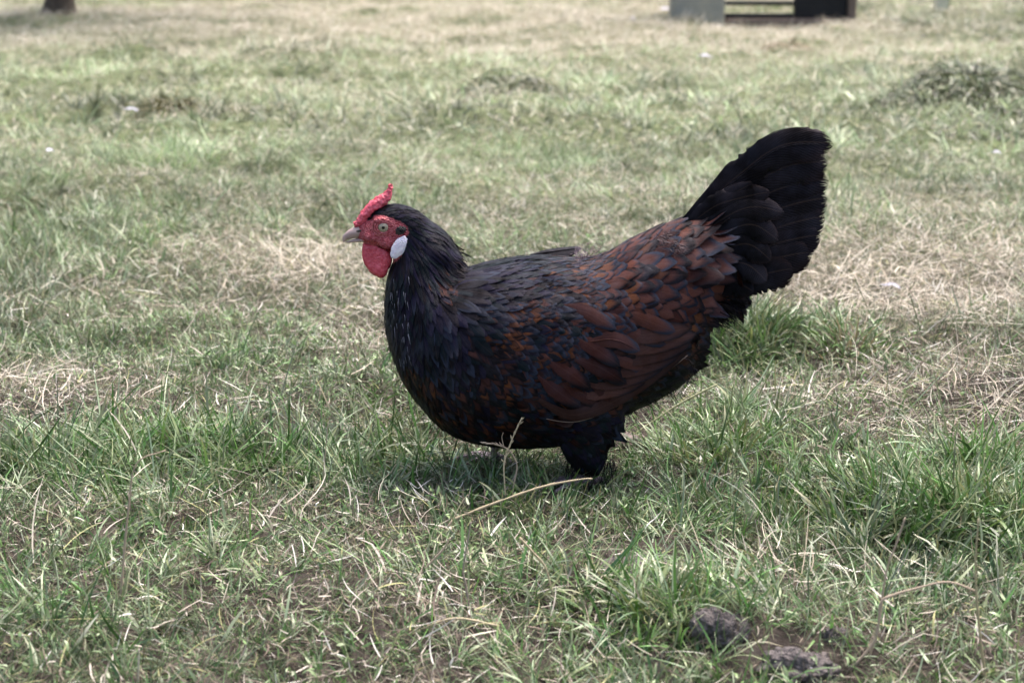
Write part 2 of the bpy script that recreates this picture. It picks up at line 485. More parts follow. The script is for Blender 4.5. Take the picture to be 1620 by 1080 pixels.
# ------------------------------------------------------------------ feathers
class Feathers:
    """vectorised vane builder; every feather follows the surface beneath it"""
    def __init__(s, NU=5, NV=8): s.NU, s.NV, s.items, s.acc = NU, NV, [], Acc()
    def add(s, root, D, nr, Ln, W, fcol, ftip, lace, h0=.0004, h1=.004, conform=1., point=.0, camber=.12):
        s.items.append((root, D, nr, Ln, W, fcol, ftip, lace, h0, h1, conform, point, camber))
    def build(s, name, parent, smooth=True):
        NU, NV = s.NU, s.NV; A = s.acc
        ss = np.linspace(0, 1, NV)**.85; tt = np.linspace(-1, 1, NU)
        q = grid_quads(NU, NV)
        for root, D, nr, Ln, W, fcol, ftip, lace, h0, h1, cf, pt, cam_ in s.items:
            nr = nr/np.linalg.norm(nr); D = D - nr*np.dot(D, nr); D = D/max(np.linalg.norm(D), 1e-6); B = np.cross(nr, D)
            prof = np.minimum(1, .35+1.6*ss) * np.sqrt(np.clip(1-np.clip((ss-(.62-.4*pt))/(.38+.4*pt), 0, 1)**(2.0-.6*pt), 0, 1))
            prof[-1] = .38
            jit = 1 + (rng.random((NV, NU))-.5)*.22*np.abs(tt)[None]
            lag = -(tt**2)*.07            # tips swept so that the outline is rounded
            al = (ss[:, None] + lag[None]*ss[:, None]) * Ln
            ac = .5*W*(prof[:, None]*tt[None])*jit
            bend = (rng.random()-.5)*.25
            ac = ac + bend*Ln*.25*(ss**2)[:, None]
            hh = h0 + h1*ss[:, None]**1.2 - cam_*W*(tt**2)[None]*(.3+.7*ss[:, None])
            p = root + D*al[..., None] + B*ac[..., None]
            p = p.reshape(-1, 3); hf = hh.ravel(); out = np.empty_like(p)
            for k in range(len(p)):
                loc, nn, idx, dist = bvh.find_nearest(Vector(p[k]))
                t = tri[idx]; n3 = nrm[t].mean(0); n3 = n3/np.linalg.norm(n3)
                onb = np.array(loc) + n3*max(hf[k], .0002)
                k_ = cf*max(0., 1-max(0, dist-.006)/.012)
                free = p[k] + nr*hf[k]
                out[k] = onb*k_ + free*(1-k_)
            uvv = np.stack([np.tile((tt+1)/2, NV), np.repeat(ss, NU)], 1)
            A.add(out, q, uv=uvv, fcol=np.array([*fcol, lace]), ftip=np.array([*ftip, rng.random()*3]))
        o = link(name, A.mesh(name, smooth), M_FEATHER, parent)
        return o

BLK = np.array([.0036, .0029, .0032]); BLUE = np.array([.010, .013, .021]); BRN = np.array([.058, .0215, .0155]); ORG = np.array([.10, .034, .012])
DKB = np.array([.024, .008, .006]); TEAL = np.array([.005, .010, .012]); VIO = np.array([.009, .008, .020])
# px,py, dx,dy, L,W,S(mm), brown, blue edge, orange
GD = [(600,345,1,-.15,6,3,2.4,0,0,0),(622,330,1,0,9,3.5,2.6,0,0,0),(640,330,1,.2,11,4,3,0,0,0),(650,345,1,.45,14,4,3.2,0,0,.0),(668,345,1,.8,18,4.5,3.4,.05,0,0),
 (652,372,.7,1,18,4,3.6,.1,0,.05),(675,375,.9,.9,26,5,4,.15,0,.1),(700,385,1,.8,28,5.5,4.4,.15,0,.1),(670,410,.55,1,28,5.5,4.4,.2,0,.25),(695,415,.7,.8,24,5.5,4.4,.3,0,.3),
 (725,408,1,.5,20,6,4.5,.1,0,.1),(640,405,.15,1,22,4.5,3.8,.05,0,.05),(625,425,0,1,24,4.5,3.8,0,0,0),(612,450,-.05,1,28,5,4.4,0,0,0),(650,440,.15,1,30,6,4.8,.0,.1,0),
 (613,490,.05,1,30,6,5,.02,0,0),(650,490,.15,1,36,9,6.5,0,.5,0),(690,480,.35,1,38,12,8,0,.6,0),(700,530,.5,1,32,12,8,.05,.4,0),(720,450,.9,.45,40,11,7.5,0,.3,0),
 (750,480,.9,.5,36,12,8,.1,.3,.05),(760,425,1,.12,38,8,6,0,.2,0),(800,405,1,.0,34,8,6,.05,.15,.05),(800,440,1,.12,30,9,6.5,.15,.3,.2),(840,420,1,.05,24,9,6,.3,.4,.45),
 (880,410,1,.03,24,9,6,.35,.5,.35),(770,500,.95,.3,22,11,6.5,.6,.2,.9),(810,480,1,.2,20,10,6,.5,.4,.75),(850,460,1,.12,20,10,6,.4,.6,.6),(900,440,1,.1,20,10,6.5,.4,.8,.3),
 (850,510,1,.25,18,11,6.5,.4,.8,.3),(900,510,1,.25,17,11,6.5,.4,.95,.15),(880,560,1,.35,18,12,7,.4,.9,.1),(830,560,.95,.45,19,12,7,.4,.7,.15),(780,560,.85,.6,22,12,7,.45,.4,.35),
 (730,560,.6,.9,24,12,7,.3,.2,.25),(620,540,.15,1,26,9,6.5,.15,.1,.02),(660,560,.35,1,26,11,7,.3,.1,.08),(650,610,.5,1,26,11,7,.2,.1,.02),(700,610,.7,.8,26,12,7.5,.45,.15,.1),
 (690,660,.8,.7,26,12,8,.2,.3,0),(740,640,.9,.6,25,13,8,.4,.3,.05),(760,690,1,.3,26,13,8,.15,.45,0),(800,650,1,.4,25,13,8,.45,.3,.05),(850,620,1,.35,24,13,8,.5,.5,.08),
 (840,690,1,.2,26,13,8,.15,.4,0),(880,660,.9,.5,26,13,8,.15,.25,.03),(905,620,.95,.4,24,13,8,.35,.3,.08),(920,690,.45,1,26,11,7.5,.1,.15,.06),(935,730,.05,1,20,8,5.5,.0,.05,.02),
 (950,640,.7,.7,28,12,8,.12,.15,.08),(990,620,.9,.5,30,13,8,.12,.2,.05),(1040,590,.95,.35,30,13,8,.18,.15,.08),(1080,560,.95,.3,32,12,7.5,.05,.1,.0),
 (940,420,1,.02,26,12,7.5,.7,.5,.1),(960,395,1,-.25,28,13,8,.75,.4,.05),(1000,385,1,-.25,32,15,9,.9,.5,0),(1000,420,1,.15,30,15,8.5,.85,.9,.03),(1060,360,1,-.1,34,16,9.5,.9,.6,0),
 (1060,400,1,.15,36,17,9.5,.95,.6,0),(1040,440,1,.35,26,13,8,.85,.9,.03),(1000,455,1,.3,18,10.5,6.5,.8,1,.03),(950,455,1,.2,20,11,7,.6,.9,.1),(1090,380,1,.4,34,17,9.5,.8,.8,0),
 (1120,400,1,.5,40,16,9,.8,.5,.03),(1110,450,.9,.6,38,15,9,.75,.3,.06),(1140,430,.8,.7,38,13,8,.55,.3,.05),(1150,400,1,.35,40,14,8,.6,.2,0),(1070,480,1,.4,28,14,8.5,.75,.4,.03),(1010,500,1,.3,28,14,8.5,.75,.5,0),
 (960,520,1,.35,24,13,8,.6,.7,.05),(960,570,.95,.45,24,13,8,.5,.4,.05),(1140,480,1,.25,28,12,7.5,0,.1,0),(1020,550,.95,.4,28,14,8.5,.5,.3,.03)]
GDa = np.array(GD, float)
def guide(px, py):
    d2 = (GDa[:, 0]-px)**2 + (GDa[:, 1]-py)**2 + 30.
    w_ = 1/d2**1.8; w_ /= w_.sum()
    return (GDa[:, 2:]*w_[:, None]).sum(0)

def scatter():
    a, b, c = bco[tri[:, 0]], bco[tri[:, 1]], bco[tri[:, 2]]
    ar = np.linalg.norm(np.cross(b-a, c-a), axis=1)/2
    NC = 60000
    f = rng.choice(len(tri), NC, p=ar/ar.sum())
    r1, r2 = np.sqrt(rng.random(NC)), rng.random(NC)
    p = a[f]*(1-r1)[:, None] + b[f]*(r1*(1-r2))[:, None] + c[f]*(r1*r2)[:, None]
    n = norm(nrm[tri[f, 0]] + nrm[tri[f, 1]] + nrm[tri[f, 2]])
    px, py = toPX(p[:, 0], p[:, 2], 0)
    infa = inside(px, py, FACE) | (px < 590) & (py > 350)
    cell = .010; grid = {}; sel = []
    for i in range(NC):
        if infa[i] or p[i, 2] < .034 or py[i] > 756: continue
        # the under-chin stays short
        g = guide(px[i], py[i]); sp = g[4]/1000*(.68 if px[i] < 745 and py[i] < 430 else (1.0 if px[i] > 925 and py[i] < 470 else .66))
        k = tuple(np.floor(p[i]/cell).astype(int)); ok = True
        for dx in (-1, 0, 1):
            for dy in (-1, 0, 1):
                for dz in (-1, 0, 1):
                    for j, sj in grid.get((k[0]+dx, k[1]+dy, k[2]+dz), ()):
                        e = p[i]-p[j]
                        if e[0]*e[0]+e[1]*e[1]+e[2]*e[2] < max(sp, sj)**2*.8: ok = False; break
                    if not ok: break
                if not ok: break
            if not ok: break
        if ok:
            grid.setdefault(k, []).append((i, sp)); sel.append((i, g))
    return p, n, px, py, sel
SPt, SNn, SPX, SPY, SEL = scatter()
print("body feathers:", len(SEL))
def region(px, py):
    if px < 742 and py < 395 + (px-600)*.25 or (px < 745 and py < 425 and px > 640): return 'neck'
    if px > 925 and py < 470 and px > 925: return 'saddle'
    if py > 655 and 870 < px < 990: return 'thigh'
    return 'torso'
groups = {'neck': Feathers(4, 7), 'saddle': Feathers(5, 9), 'thigh': Feathers(4, 7), 'torso': Feathers(5, 8)}
for i, g in SEL:
    dx, dy, Ln, W, S_, br, bl, og = g
    D = np.array([dx, 0., -dy]); D = D + rng.normal(0, .10, 3); D = norm(D)
    px, py = SPX[i], SPY[i]
    patch = fbm(SPt[i][0]+SPt[i][1]*.7, SPt[i][2], .022, 3, 2)
    r = rng.random()*.55 + (patch-.25)*.9
    kk = region(px, py)
    Ln = Ln/1000*rng.uniform(.85, 1.25); W = W/1000*rng.uniform(.85, 1.15)*(.85 if kk == 'neck' else (1.25 if kk == 'saddle' else .95))
    if kk == 'saddle': Ln *= 1.15
    D = norm(D+rng.normal(0, .05, 3))
    tint = rng.random()
    dk = BLK*(1-tint) + (VIO if rng.random() < .5 else TEAL)*tint
    if kk in ('torso', 'thigh'): br = min(.95, br*1.4+.04)
    if kk == 'saddle' or (px > 930 and py < 560): r -= .18; bl *= .75
    if r < br:
        base = (BRN if rng.random() < .8 else DKB)*rng.uniform(.6, 1.3)*(1.25 if kk == 'saddle' else .75)
        if rng.random() < og: base = ORG*rng.uniform(.4, .95)
    else: base = dk
    if rng.random() < bl:
        tip = BLUE*rng.uniform(.5, 1.9); lace = rng.uniform(.74, .94) if kk == 'saddle' else rng.uniform(.64, .88)
    else:
        tip = BLK*1.2; lace = rng.uniform(.60, .95) if r < br else 2.0
        if rng.random() < og*.25: tip = ORG*rng.uniform(.6, 1.1); lace = rng.uniform(.95, 1.02)
    pt = .8 if kk == 'neck' else (.5 if kk == 'thigh' else (.35 if og > .3 else .0))
    h1 = min(.0034, Ln*.085)
    if kk == 'thigh': Ln *= .75; h1 = .0015
    if kk == 'neck' and px < 668 and py < 352: h1 = .0012
    groups[kk].add(SPt[i], D, SNn[i], Ln, W, base, tip, lace, .0003+rng.random()*.0006, h1, .95, pt, .05)
for k, f in groups.items():
    nm = {'neck': 'neck_hackle', 'saddle': 'saddle_feathers', 'thigh': 'thigh_feathers', 'torso': 'body_feathers'}[k]
    f.build(nm, hen)

# ---- explicit vanes drawn along a curve (wing and tail)
def surf_y(px, py, side=-1, dflt=.04):
    """depth of the hen's flank where it crosses this height, seen from the side"""
    p = P(px, py)
    hit = bvh.ray_cast(Vector((p[0], side*.3, p[2])), Vector((0, -side, 0)))
    return hit[0][1] if hit[0] is not None else None
def vane(acc, ctr, width, nrm_, fcol, ftip, lace, NU=9, NV=22, camber=.12, rag=.10, tipround=.25, asym=0., notch=0, shaft=True):
    c = spline(ctr, NV); tan = norm(np.gradient(c, axis=0))
    nn = np.tile(nrm_, (NV, 1)) if np.ndim(nrm_) == 1 else nrm_
    B = norm(np.cross(nn, tan)); n2 = norm(np.cross(tan, B))
    s = np.linspace(0, 1, NV); t = np.linspace(-1, 1, NU)
    prof = np.minimum(1, .30+2.2*s)*np.sqrt(np.clip(1-np.clip((s-(1-tipround))/tipround, 0, 1)**2.2, 0, 1)); prof[-1] = .10
    wd = width*.5*prof[:, None]*(t+asym*(1-t*t))[None]
    edge = np.abs(t)[None]**3
    wd = wd*(1 - rag*edge*rng.random((NV, NU)))
    if notch:
        for _ in range(notch):
            k = rng.integers(NV//3, NV-1); sgn = 0 if rng.random() < .5 else NU-1
            wd[k, sgn] *= rng.uniform(.55, .8)
    slant = width*.35*(np.abs(t)[None])*prof[:, None]          # barbs sweep towards the tip
    p = c[:, None] + B[:, None]*wd[..., None] + tan[:, None]*(slant*(s[:, None] > .0)*.5)[..., None]*(1-s[:, None, None]*.9) + n2[:, None]*(-camber*width*(t**2)[None]*prof[:, None])[..., None]
    uv = np.stack([np.tile((t+1)/2, NV), np.repeat(s, NU)], 1)
    acc.add(p.reshape(-1, 3), grid_quads(NU, NV), uv=uv, fcol=np.array([*fcol, lace]), ftip=np.array([*ftip, rng.random()*3]))
    # shaft as a thin rod
    if not shaft: return
    k = slice(0, int(NV*.93)); r = np.linspace(.0007, .0002, NV)[k]
    loft(acc, c[k]+n2[k]*.0003, r, r, n=5, cap=False, fcol=np.array([*(np.array(fcol)*1.15+.0008), 3]), ftip=np.array([*fcol, 1]))
    m = len(acc.v[-1]); acc.uv.append(np.tile([.2, .5], (m, 1)))

def wing(side):
    root = link("wing", bpy.data.meshes.new("wing"), None, hen) if False else None
    # flight feathers, lowest first (each later one lies above)
    fl = [([(850,600),(880,628),(905,636)],11,0), ([(850,585),(900,618),(950,612)],13,1),([(860,570),(920,600),(985,592)],15,1),([(860,555),(930,585),(1018,572)],16,2),
          ([(870,540),(950,570),(1045,552)],16,2),([(880,525),(970,553),(1068,537)],16,2),([(890,512),(990,535),(1085,522)],16,2),([(900,500),(1000,518),(1094,508)],16,2),
          ([(905,490),(1000,503),(1085,496)],15,2)]
    A = Acc()
    for k, (pts, wd, br) in enumerate(fl):
        ctr = []
        for (a, b) in pts:
            y = surf_y(a, b, side)
            if y is None: y = side*.045
            ctr.append([a, b, y])
        ctr = spline(ctr, 7); c3 = []
        for j, (a, b, y) in enumerate(ctr):
            yy = surf_y(a, b, side); yy = y if yy is None else (yy if side*yy > 0 else y)
            q = P(a, b); c3.append([q[0], yy + side*(-.0030+.0088*(j/6)**1.15+.0004*k), q[2]])
        c3 = np.array(c3)
        for _ in range(2): c3[1:-1, 1] = (c3[:-2, 1]+c3[1:-1, 1]+c3[2:, 1])/3
        col = [DKB*.7, DKB*1.1, np.array([.046, .020, .0145])][br]*rng.uniform(.5, 1.4)
        nrmv = norm(np.array([.15, side*1., .22]))
        vane(A, c3, wd/1000*1.25, nrmv, col, np.array([.04, .024, .020]) if k < 3 else BLK*1.5, .93, camber=.03, rag=.08, shaft=False)
    # outermost primary: lies along the lower edge of the folded wing, with a pale leading edge
    def edge(pts, off):
        c3 = []
        for (u, v) in spline(pts, 9):
            yy = surf_y(u, v, side); yy = side*.05 if yy is None else yy
            q = P(u, v); c3.append([q[0], yy+side*(off+.0035*math.sin(math.pi*min(1, (u-850)/235))), q[2]])
        c3 = np.array(c3)
        for _ in range(3): c3[1:-1, 1] = (c3[:-2, 1]+c3[1:-1, 1]+c3[2:, 1])/3
        return c3
    vane(A, edge([(850,596),(900,622),(960,606),(1020,572),(1082,532)], .0062), .015, norm(np.array([.1, side*1., -.1])), np.array([.030, .014, .011]), BLK*2, .97, camber=.05, shaft=False)
    c3 = spline(edge([(862,628),(905,634),(960,617),(1020,582),(1080,541)], .0064), 30)
    r_ = np.linspace(.0003, .00075, 30)*np.minimum(1, np.linspace(4, .4, 30))
    loft(A, c3, r_, r_, n=6, fcol=np.array([.22, .16, .13, 3.]), ftip=np.array([.22, .16, .13, 1])); A.uv.append(np.tile([.2, .5], (len(A.v[-1]), 1)))
    w_ = link("wing", A.mesh("wing"), M_FEATHER, hen)
    # coverts: broad mahogany feathers tipped with slate
    cv = [((885,462),(925,470),(968,492),14,0),((925,512),(965,508),(1005,526),15,1),((905,535),(945,550),(985,577),16,2),((880,565),(915,588),(950,612),15,2),((860,535),(895,555),(930,582),15,2),((850,560),(880,585),(915,608),15,2),((900,500),(935,520),(975,548),15,2),((955,560),(985,575),(1015,588),15,2),((930,575),(958,592),(990,600),14,2),
          ((960,485),(1000,500),(1045,520),15,1),((940,530),(985,540),(1025,562),15,1),((985,470),(1020,484),(1060,500),14,0),((1000,505),(1035,512),(1075,520),14,1)]
    B = Acc()
    for k, (a, b, c, wd, ty) in enumerate(cv):
        pts = spline([a, b, c], 6); c3 = []
        for j, (u, v) in enumerate(pts):
            yy = surf_y(u, v, side); yy = side*.05 if yy is None else yy
            q = P(u, v); c3.append([q[0], yy + side*(.0008+.0060*j/5+.0005*(k % 3)), q[2]])
        c3 = np.array(c3)
        for _ in range(2): c3[1:-1, 1] = (c3[:-2, 1]+c3[1:-1, 1]+c3[2:, 1])/3
        col = [BRN*1.1, BRN*.85, DKB*1.3][ty]*rng.uniform(.7, 1.2); tip = BLUE*1.3 if ty < 2 else BLK*1.6
        vane(B, c3, wd/1000*1.1, norm(np.array([.1, side*1., .25])), col, tip, .86 if ty < 2 else .8, NV=16, NU=7, camber=.06, rag=.06, tipround=.35, shaft=(k == 1))
    link("wing_coverts", B.mesh("wing_coverts"), M_FEATHER, w_)
    return w_
wing(-1); wing(1)

# ---- tail fan
def tail():
    t = empty("tail", (0, 0, 0)); t.parent = hen
    TG = [.0060, .0052, .0054]
    # root, mid, end in px; width mm ; y at root/mid/end (mm, towards the camera is negative); draw order from middle outwards
    main = [([(1078,358),(1166,281),(1236,232),(1317,227)],37,(-1,-7,-8,-7)),
            ([(1080,372),(1175,305),(1243,266),(1309,257)],42,(-1,-6,-7,-7)),
            ([(1082,382),(1180,325),(1248,295),(1309,284)],43,(-2,-7,-9,-9)),
            ([(1085,395),(1186,350),(1250,325),(1307,312)],42,(-3,-9,-12,-13)),
            ([(1088,408),(1186,377),(1246,354),(1301,340)],41,(-4,-11,-15,-17)),
            ([(1090,420),(1180,400),(1235,381),(1293,368)],40,(-5,-13,-18,-21)),
            ([(1094,432),(1170,420),(1222,406),(1278,393)],38,(-6,-15,-21,-25)),
            ([(1098,442),(1160,438),(1200,430),(1250,418)],36,(-7,-17,-24,-28))]
    cov = [([(1074,366),(1115,332),(1150,310),(1190,286)],22,(-5,-9,-11,-12)),
           ([(1080,360),(1130,325),(1168,312),(1215,300)],30,(-8,-12,-14,-15)),
           ([(1090,385),(1140,345),(1185,325),(1236,332)],30,(-10,-15,-18,-19)),
           ([(1095,395),(1145,365),(1185,352),(1226,374)],32,(-12,-18,-21,-22)),
           ([(1100,410),(1150,388),(1180,382),(1214,405)],32,(-14,-21,-25,-26)),
           ([(1100,425),(1145,412),(1175,412),(1206,436)],32,(-16,-23,-28,-30)),
           ([(1095,440),(1135,438),(1160,440),(1186,452)],28,(-18,-25,-29,-31))]
    for grp in (main, cov):
        for gi, (pts, wd, ys) in enumerate(grp):
            for side in ((-1, 1)):
                A = Acc()
                ctr = np.array([P(a, b) for a, b in pts])
                ys_ = np.array(ys)/1000
                if side > 0:
                    ys_ = -ys_ ; ctr = ctr + np.array([-.004, 0, -.004])*1.0
                    ctr[1:] += rng.normal(0, .0015, (len(ctr)-1, 3))
                ctr[:, 1] = ys_ + (0 if grp is main else side*.003)
                base = np.array(TG)*rng.uniform(.75, 1.25) if grp is main else np.array([.0040, .0037, .0036])*rng.uniform(.8, 1.3)
                nv = norm(np.array([.12, side*1., .28]))
                vane(A, ctr, wd/1000, nv, base, np.array([.010, .006, .005]), .97 if grp is main else 1.03, NU=11, NV=34,
                     camber=.06 if grp is main else .09, rag=.08, tipround=.16 if grp is main else .40, asym=-.12*side, notch=7, shaft=(grp is main and gi == 0))
                link("tail_feather", A.mesh("tail_feather"), M_FEATHER, t)
tail()

# ---- fluff under the tail, at the rump and loose barbs along the outline
def fluff():
    A = Acc()
    def tuft(px, py, dpx, dpy, n, ln, spread, yspread, col, wd=.0006, y0=0.):
        for _ in range(n):
            a = P(px+rng.normal(0, spread), py+rng.normal(0, spread), 0); a[1] = y0+rng.normal(0, yspread)
            d = norm(np.array([dpx, rng.normal(0, .3), -dpy])+rng.normal(0, .22, 3))
            l = ln/1000*rng.uniform(.5, 1.2)
            s = np.linspace(0, 1, 5)[:, None]
            sag = np.array([0, 0, -1.])*(s**2)*l*rng.uniform(-.05, .25)
            c = a + d*l*s + sag + rng.normal(0, .0005, (5, 3))
            side = norm(np.cross(d, rng.normal(0, 1, 3)))
            w_ = wd*(1-s*.85)*.5
            v = np.concatenate([c-side*w_, c+side*w_])
            q = [(i, i+1, i+6, i+5) for i in range(4)]
            cc = np.array(col)*rng.uniform(.6, 1.4)
            A.add(v, q, uv=np.tile([.3, .3], (10, 1)), fcol=np.array([*cc, 3]), ftip=np.array([*cc, 1]))
    D1 = (.005, .004, .0045); GR = (.10, .075, .075)
    for (x, y) in [(1112,476),(1122,482),(1130,470),(1108,488),(1138,466)]:
        tuft(x, y, 1, .35, 420, 26, 7, .014, D1, .0011)
    for (x, y, n) in [(1078,535,200),(1084,560,300),(1074,585,320),(1050,604,240),(1020,622,180),(990,642,140)]:
        tuft(x, y, .75, .7, n, 15, 8, .026, (.012, .008, .007), .0006)
    tuft(920, 405, -.3, -.6, 90, 8, 7, .012, (.30, .22, .25), .0006)
    tuft(940, 398, .6, -.4, 60, 8, 7, .014, (.20, .13, .14), .0006)
    for (x, y) in [(1048,368),(1062,380),(1040,375)]:
        tuft(x, y, .8, .2, 70, 13, 5, .003, GR, .0006, (surf_y(x, y) or -.04)-.006)
    tuft(735, 402, 1, .5, 9, 8, 3, .006, D1, .0005)
    for k in range(34):      # along back of neck and breast outline
        s = k/33
        x, y = spline([(640,328),(680,350),(712,382),(735,405)], 34)[k]
        tuft(x, y, 1, .95, 3, 6, 2, .006, D1, .0004)
    for k, (x, y) in enumerate(spline([(610,450),(608,500),(618,555),(640,610),(680,665),(720,700)], 30)):
        tuft(x, y, .1, 1, 9, 9, 3, .012, D1, .0005)
    tuft(634, 359, 1, .1, 40, 7, 2.5, .001, (.012, .010, .011), .0006, -.0185)
    for (x, y) in [(905,715),(925,740),(950,740),(960,715)]:
        tuft(x, y, 0, 1, 110, 13, 7, .010, D1, .0007, -.045)
    link("fluff", A.mesh("fluff"), M_FEATHER, hen)
    # pale new feather sheaths down the front of the neck
    B = Acc()
    for _ in range(60):
        x, y = rng.uniform(610, 655), rng.uniform(425, 560)
        if abs((x-612)-(y-425)*.35) > 16 and rng.random() < .75: continue
        yy = surf_y(x, y)
        if yy is None: continue
        a = P(x, y); a[1] = yy-.0058
        l = rng.uniform(.003, .012); dd = norm(np.array([rng.uniform(0, .3), 0, -1]))
        c = np.array([a+dd*l*s for s in (0, .5, 1)]); loft(B, c, .00013, .00013, n=4, fcol=np.array([.26, .26, .33, 3]), ftip=np.array([.4, .4, .5, 1]))
        B.uv.append(np.tile([.3, .3], (len(B.v[-1]), 1)))
    link("pin_feathers", B.mesh("pin_feathers"), M_FEATHER, hen)
fluff()

# dark folded far wing tip showing above the back
def far_wing_tip():
    A = Acc()
    for k in range(3):
        ctr = [P(838, 404+k*2, .05)*1., P(875, 398+k*2, .05), P(922-k*6, 392+k*4, .045)]
        vane(A, np.array(ctr), .017, norm(np.array([0, -.5, 1.])), BLK*.8, BLK, 2, NU=5, NV=10)
    link("wing_tip", A.mesh("wing_tip"), M_FEATHER, hen)
far_wing_tip()

# ------------------------------------------------------------------ head parts
def ellipsoid(name, c, rx, ry, rz, m, parent, tilt=0., nz=0., n=24, sc=300.):
    bm = bmesh.new(); bmesh.ops.create_icosphere(bm, subdivisions=4, radius=1)
    from mathutils import noise as mn
    for v in bm.verts:
        p = v.co.copy(); f = 1 + nz*mn.noise(p*sc)
        q = Vector((p.x*rx*f, p.y*ry*f, p.z*rz*f))
        q = Matrix.Rotation(tilt, 3, 'Y') @ q
        v.co = q + Vector(c)
    me = bpy.data.meshes.new(name); bm.to_mesh(me); bm.free()
    for p in me.polygons: p.use_smooth = True
    return link(name, me, m, parent)
def displace(me, amp, sc):
    from mathutils import noise as mn
    me.update()
    for v in me.vertices:
        v.co = v.co + v.normal*(amp*mn.noise(v.co*sc))
# comb: rose comb ending in an upright spike
def comb():
    A = Acc()
    C = [(560,356,3.5,2.5),(566,354,5.5,4),(572,347,6.5,5.5),(578,340,8,6.5),(589,329,9.3,7.5),(601,319.5,9.6,7),(610,312,7.6,5.2),(615,304.5,5.2,3.8),(617,299,3.8,2.6),(617.5,295,3.8,2.4),(617.5,291.5,2.2,1.5)]
    S = spline(C, 60)
    c = np.array([P(a, b) for a, b, _, _ in S])
    loft(A, c, S[:, 2]*PXM, S[:, 3]/1000, n=40)
    me = A.mesh("comb")
    from mathutils import noise as mn
    me.update()
    for v in me.vertices:
        v.co = v.co + v.normal*(.0014*mn.noise(v.co*330) + .0011*mn.noise(v.co*760+Vector((3, 1, 2))))
    link("comb", me, M_COMB, hen)
comb()
# wattles
def wattle(side):
    out = [(574,384),(571.5,395),(574,408),(581,421),(590,430.5),(603,435.5),(613,431),(619,418),(621,406),(619,396),(608,390),(590,384)]
    c = np.array([P(a, b) for a, b in out]); cen = P(596, 405)
    rings = 9; A = Acc(); n = 48
    cl = spline(np.vstack([c, c[:1]]), n+1)[:n]
    y0 = side*.0085
    for face in (-1, 1):
        vs = []
        for k in range(rings):
            s = k/(rings-1)
            for q in cl:
                p = cen + (q-cen)*s
                th = .0024*math.sqrt(max(0, 1-s**3.2))
                dz = (cen[2]-p[2])
                yy = y0 + side*.0025*math.sin((p[0]-cen[0])*190) + side*dz*.10 + face*th
                vs.append([p[0], yy, p[2]])
        qd = grid_quads(n, rings, True)
        A.add(vs, qd if face < 0 else qd[:, ::-1])
    me = A.mesh("wattle")
    bm = bmesh.new(); bm.from_mesh(me); bmesh.ops.remove_doubles(bm, verts=bm.verts, dist=.00005); bmesh.ops.recalc_face_normals(bm, faces=bm.faces); bm.to_mesh(me); bm.free()
    me.update(); displace(me, .0022, 75); me.update(); displace(me, .0007, 260)
    link("wattle", me, M_WATTLE, hen)
wattle(-1); wattle(1)
# beak: two mandibles
def beak():
    b = empty("beak", (0, 0, 0)); b.parent = hen
    A = Acc()
    S = spline([(543.4,382.8,1.0,.7),(546,376.5,4.6,2.0),(551.5,372.3,6.6,3.4),(560,368.6,8.4,4.8),(569,367,9.4,6.2),(579,366,10,7.4)], 24)
    loft(A, np.array([P(a, y) for a, y, _, _ in S]), S[:, 2]*PXM, S[:, 3]/1000, n=28)
    link("upper_mandible", A.mesh("upper_mandible"), M_BEAK, b)
    A = Acc()
    S = spline([(547.5,383.2,.8,.6),(553,382,1.9,2.2),(562,380.3,2.8,3.8),(572,379,3.8,5.4),(582,378,5,6.6)], 20)
    loft(A, np.array([P(a, y) for a, y, _, _ in S]), S[:, 2]*PXM, S[:, 3]/1000, n=24)
    link("lower_mandible", A.mesh("lower_mandible"), M_BEAK, b)
    for s in (-1, 1):
        c = P(569, 363.5); c[1] = s*.0066
        ellipsoid("nostril", c, .0030, .0009, .0011, M_EAR, b, tilt=-.15)
beak()
# eyes
for s in (-1, 1):
    e = empty("eye", (0, 0, 0)); e.parent = hen
    c = P(608.2, 355.6); c[1] = s*.0132
    ellipsoid("eyeball", c, .0060, .0040, .0057, M_EAR, e)
    c2 = c.copy(); c2[1] = s*.0152
    ellipsoid("iris", c2, .0050, .0025, .0050, M_IRIS, e)
    c3 = c.copy(); c3[1] = s*.0166
    ellipsoid("pupil", c3, .0027, .0012, .0027, M_BLACK, e)
    A = Acc()
    for (R, r, off, sq) in ((.0056, .0011, .0158, 1.0), (.0076, .0011, .0152, .95), (.0098, .0010, .0142, .95)):
        th = np.linspace(0, 2*np.pi, 41)[:-1]
        ring = []
        for k, t in enumerate(th):
            cc = c + np.array([math.cos(t)*R*1.12, 0, math.sin(t)*R*sq]); cc[1] = s*(off - .0010*abs(math.cos(t)))
            rr = r*(1+.3*math.sin(t*9+R*999))
            ring.append((cc, rr, t))
        vs = []
        for cc, rr, t in ring:
            for a in np.linspace(0, 2*np.pi, 9)[:-1]:
                vs.append(cc + np.array([math.cos(t)*math.cos(a)*rr, math.sin(a)*rr, math.sin(t)*math.cos(a)*rr]))
        q = []
        for i in range(40):
            for j in range(8): q.append((i*8+j, i*8+(j+1) % 8, ((i+1) % 40)*8+(j+1) % 8, ((i+1) % 40)*8+j))
        A.add(vs, q)
    link("eyelid", A.mesh("eyelid"), M_LID, e)
    c = P(636.5, 360.5); c[1] = s*.0170
    ellipsoid("ear_tuft", c, .0054, .0022, .0046, M_EAR, hen, nz=.45, sc=4)
    c = P(633, 386); c[1] = s*.0195
    ellipsoid("earlobe", c, 0.0064, .0024, .0125, M_LOBE, hen, tilt=math.radians(31), nz=.12, sc=2.2)

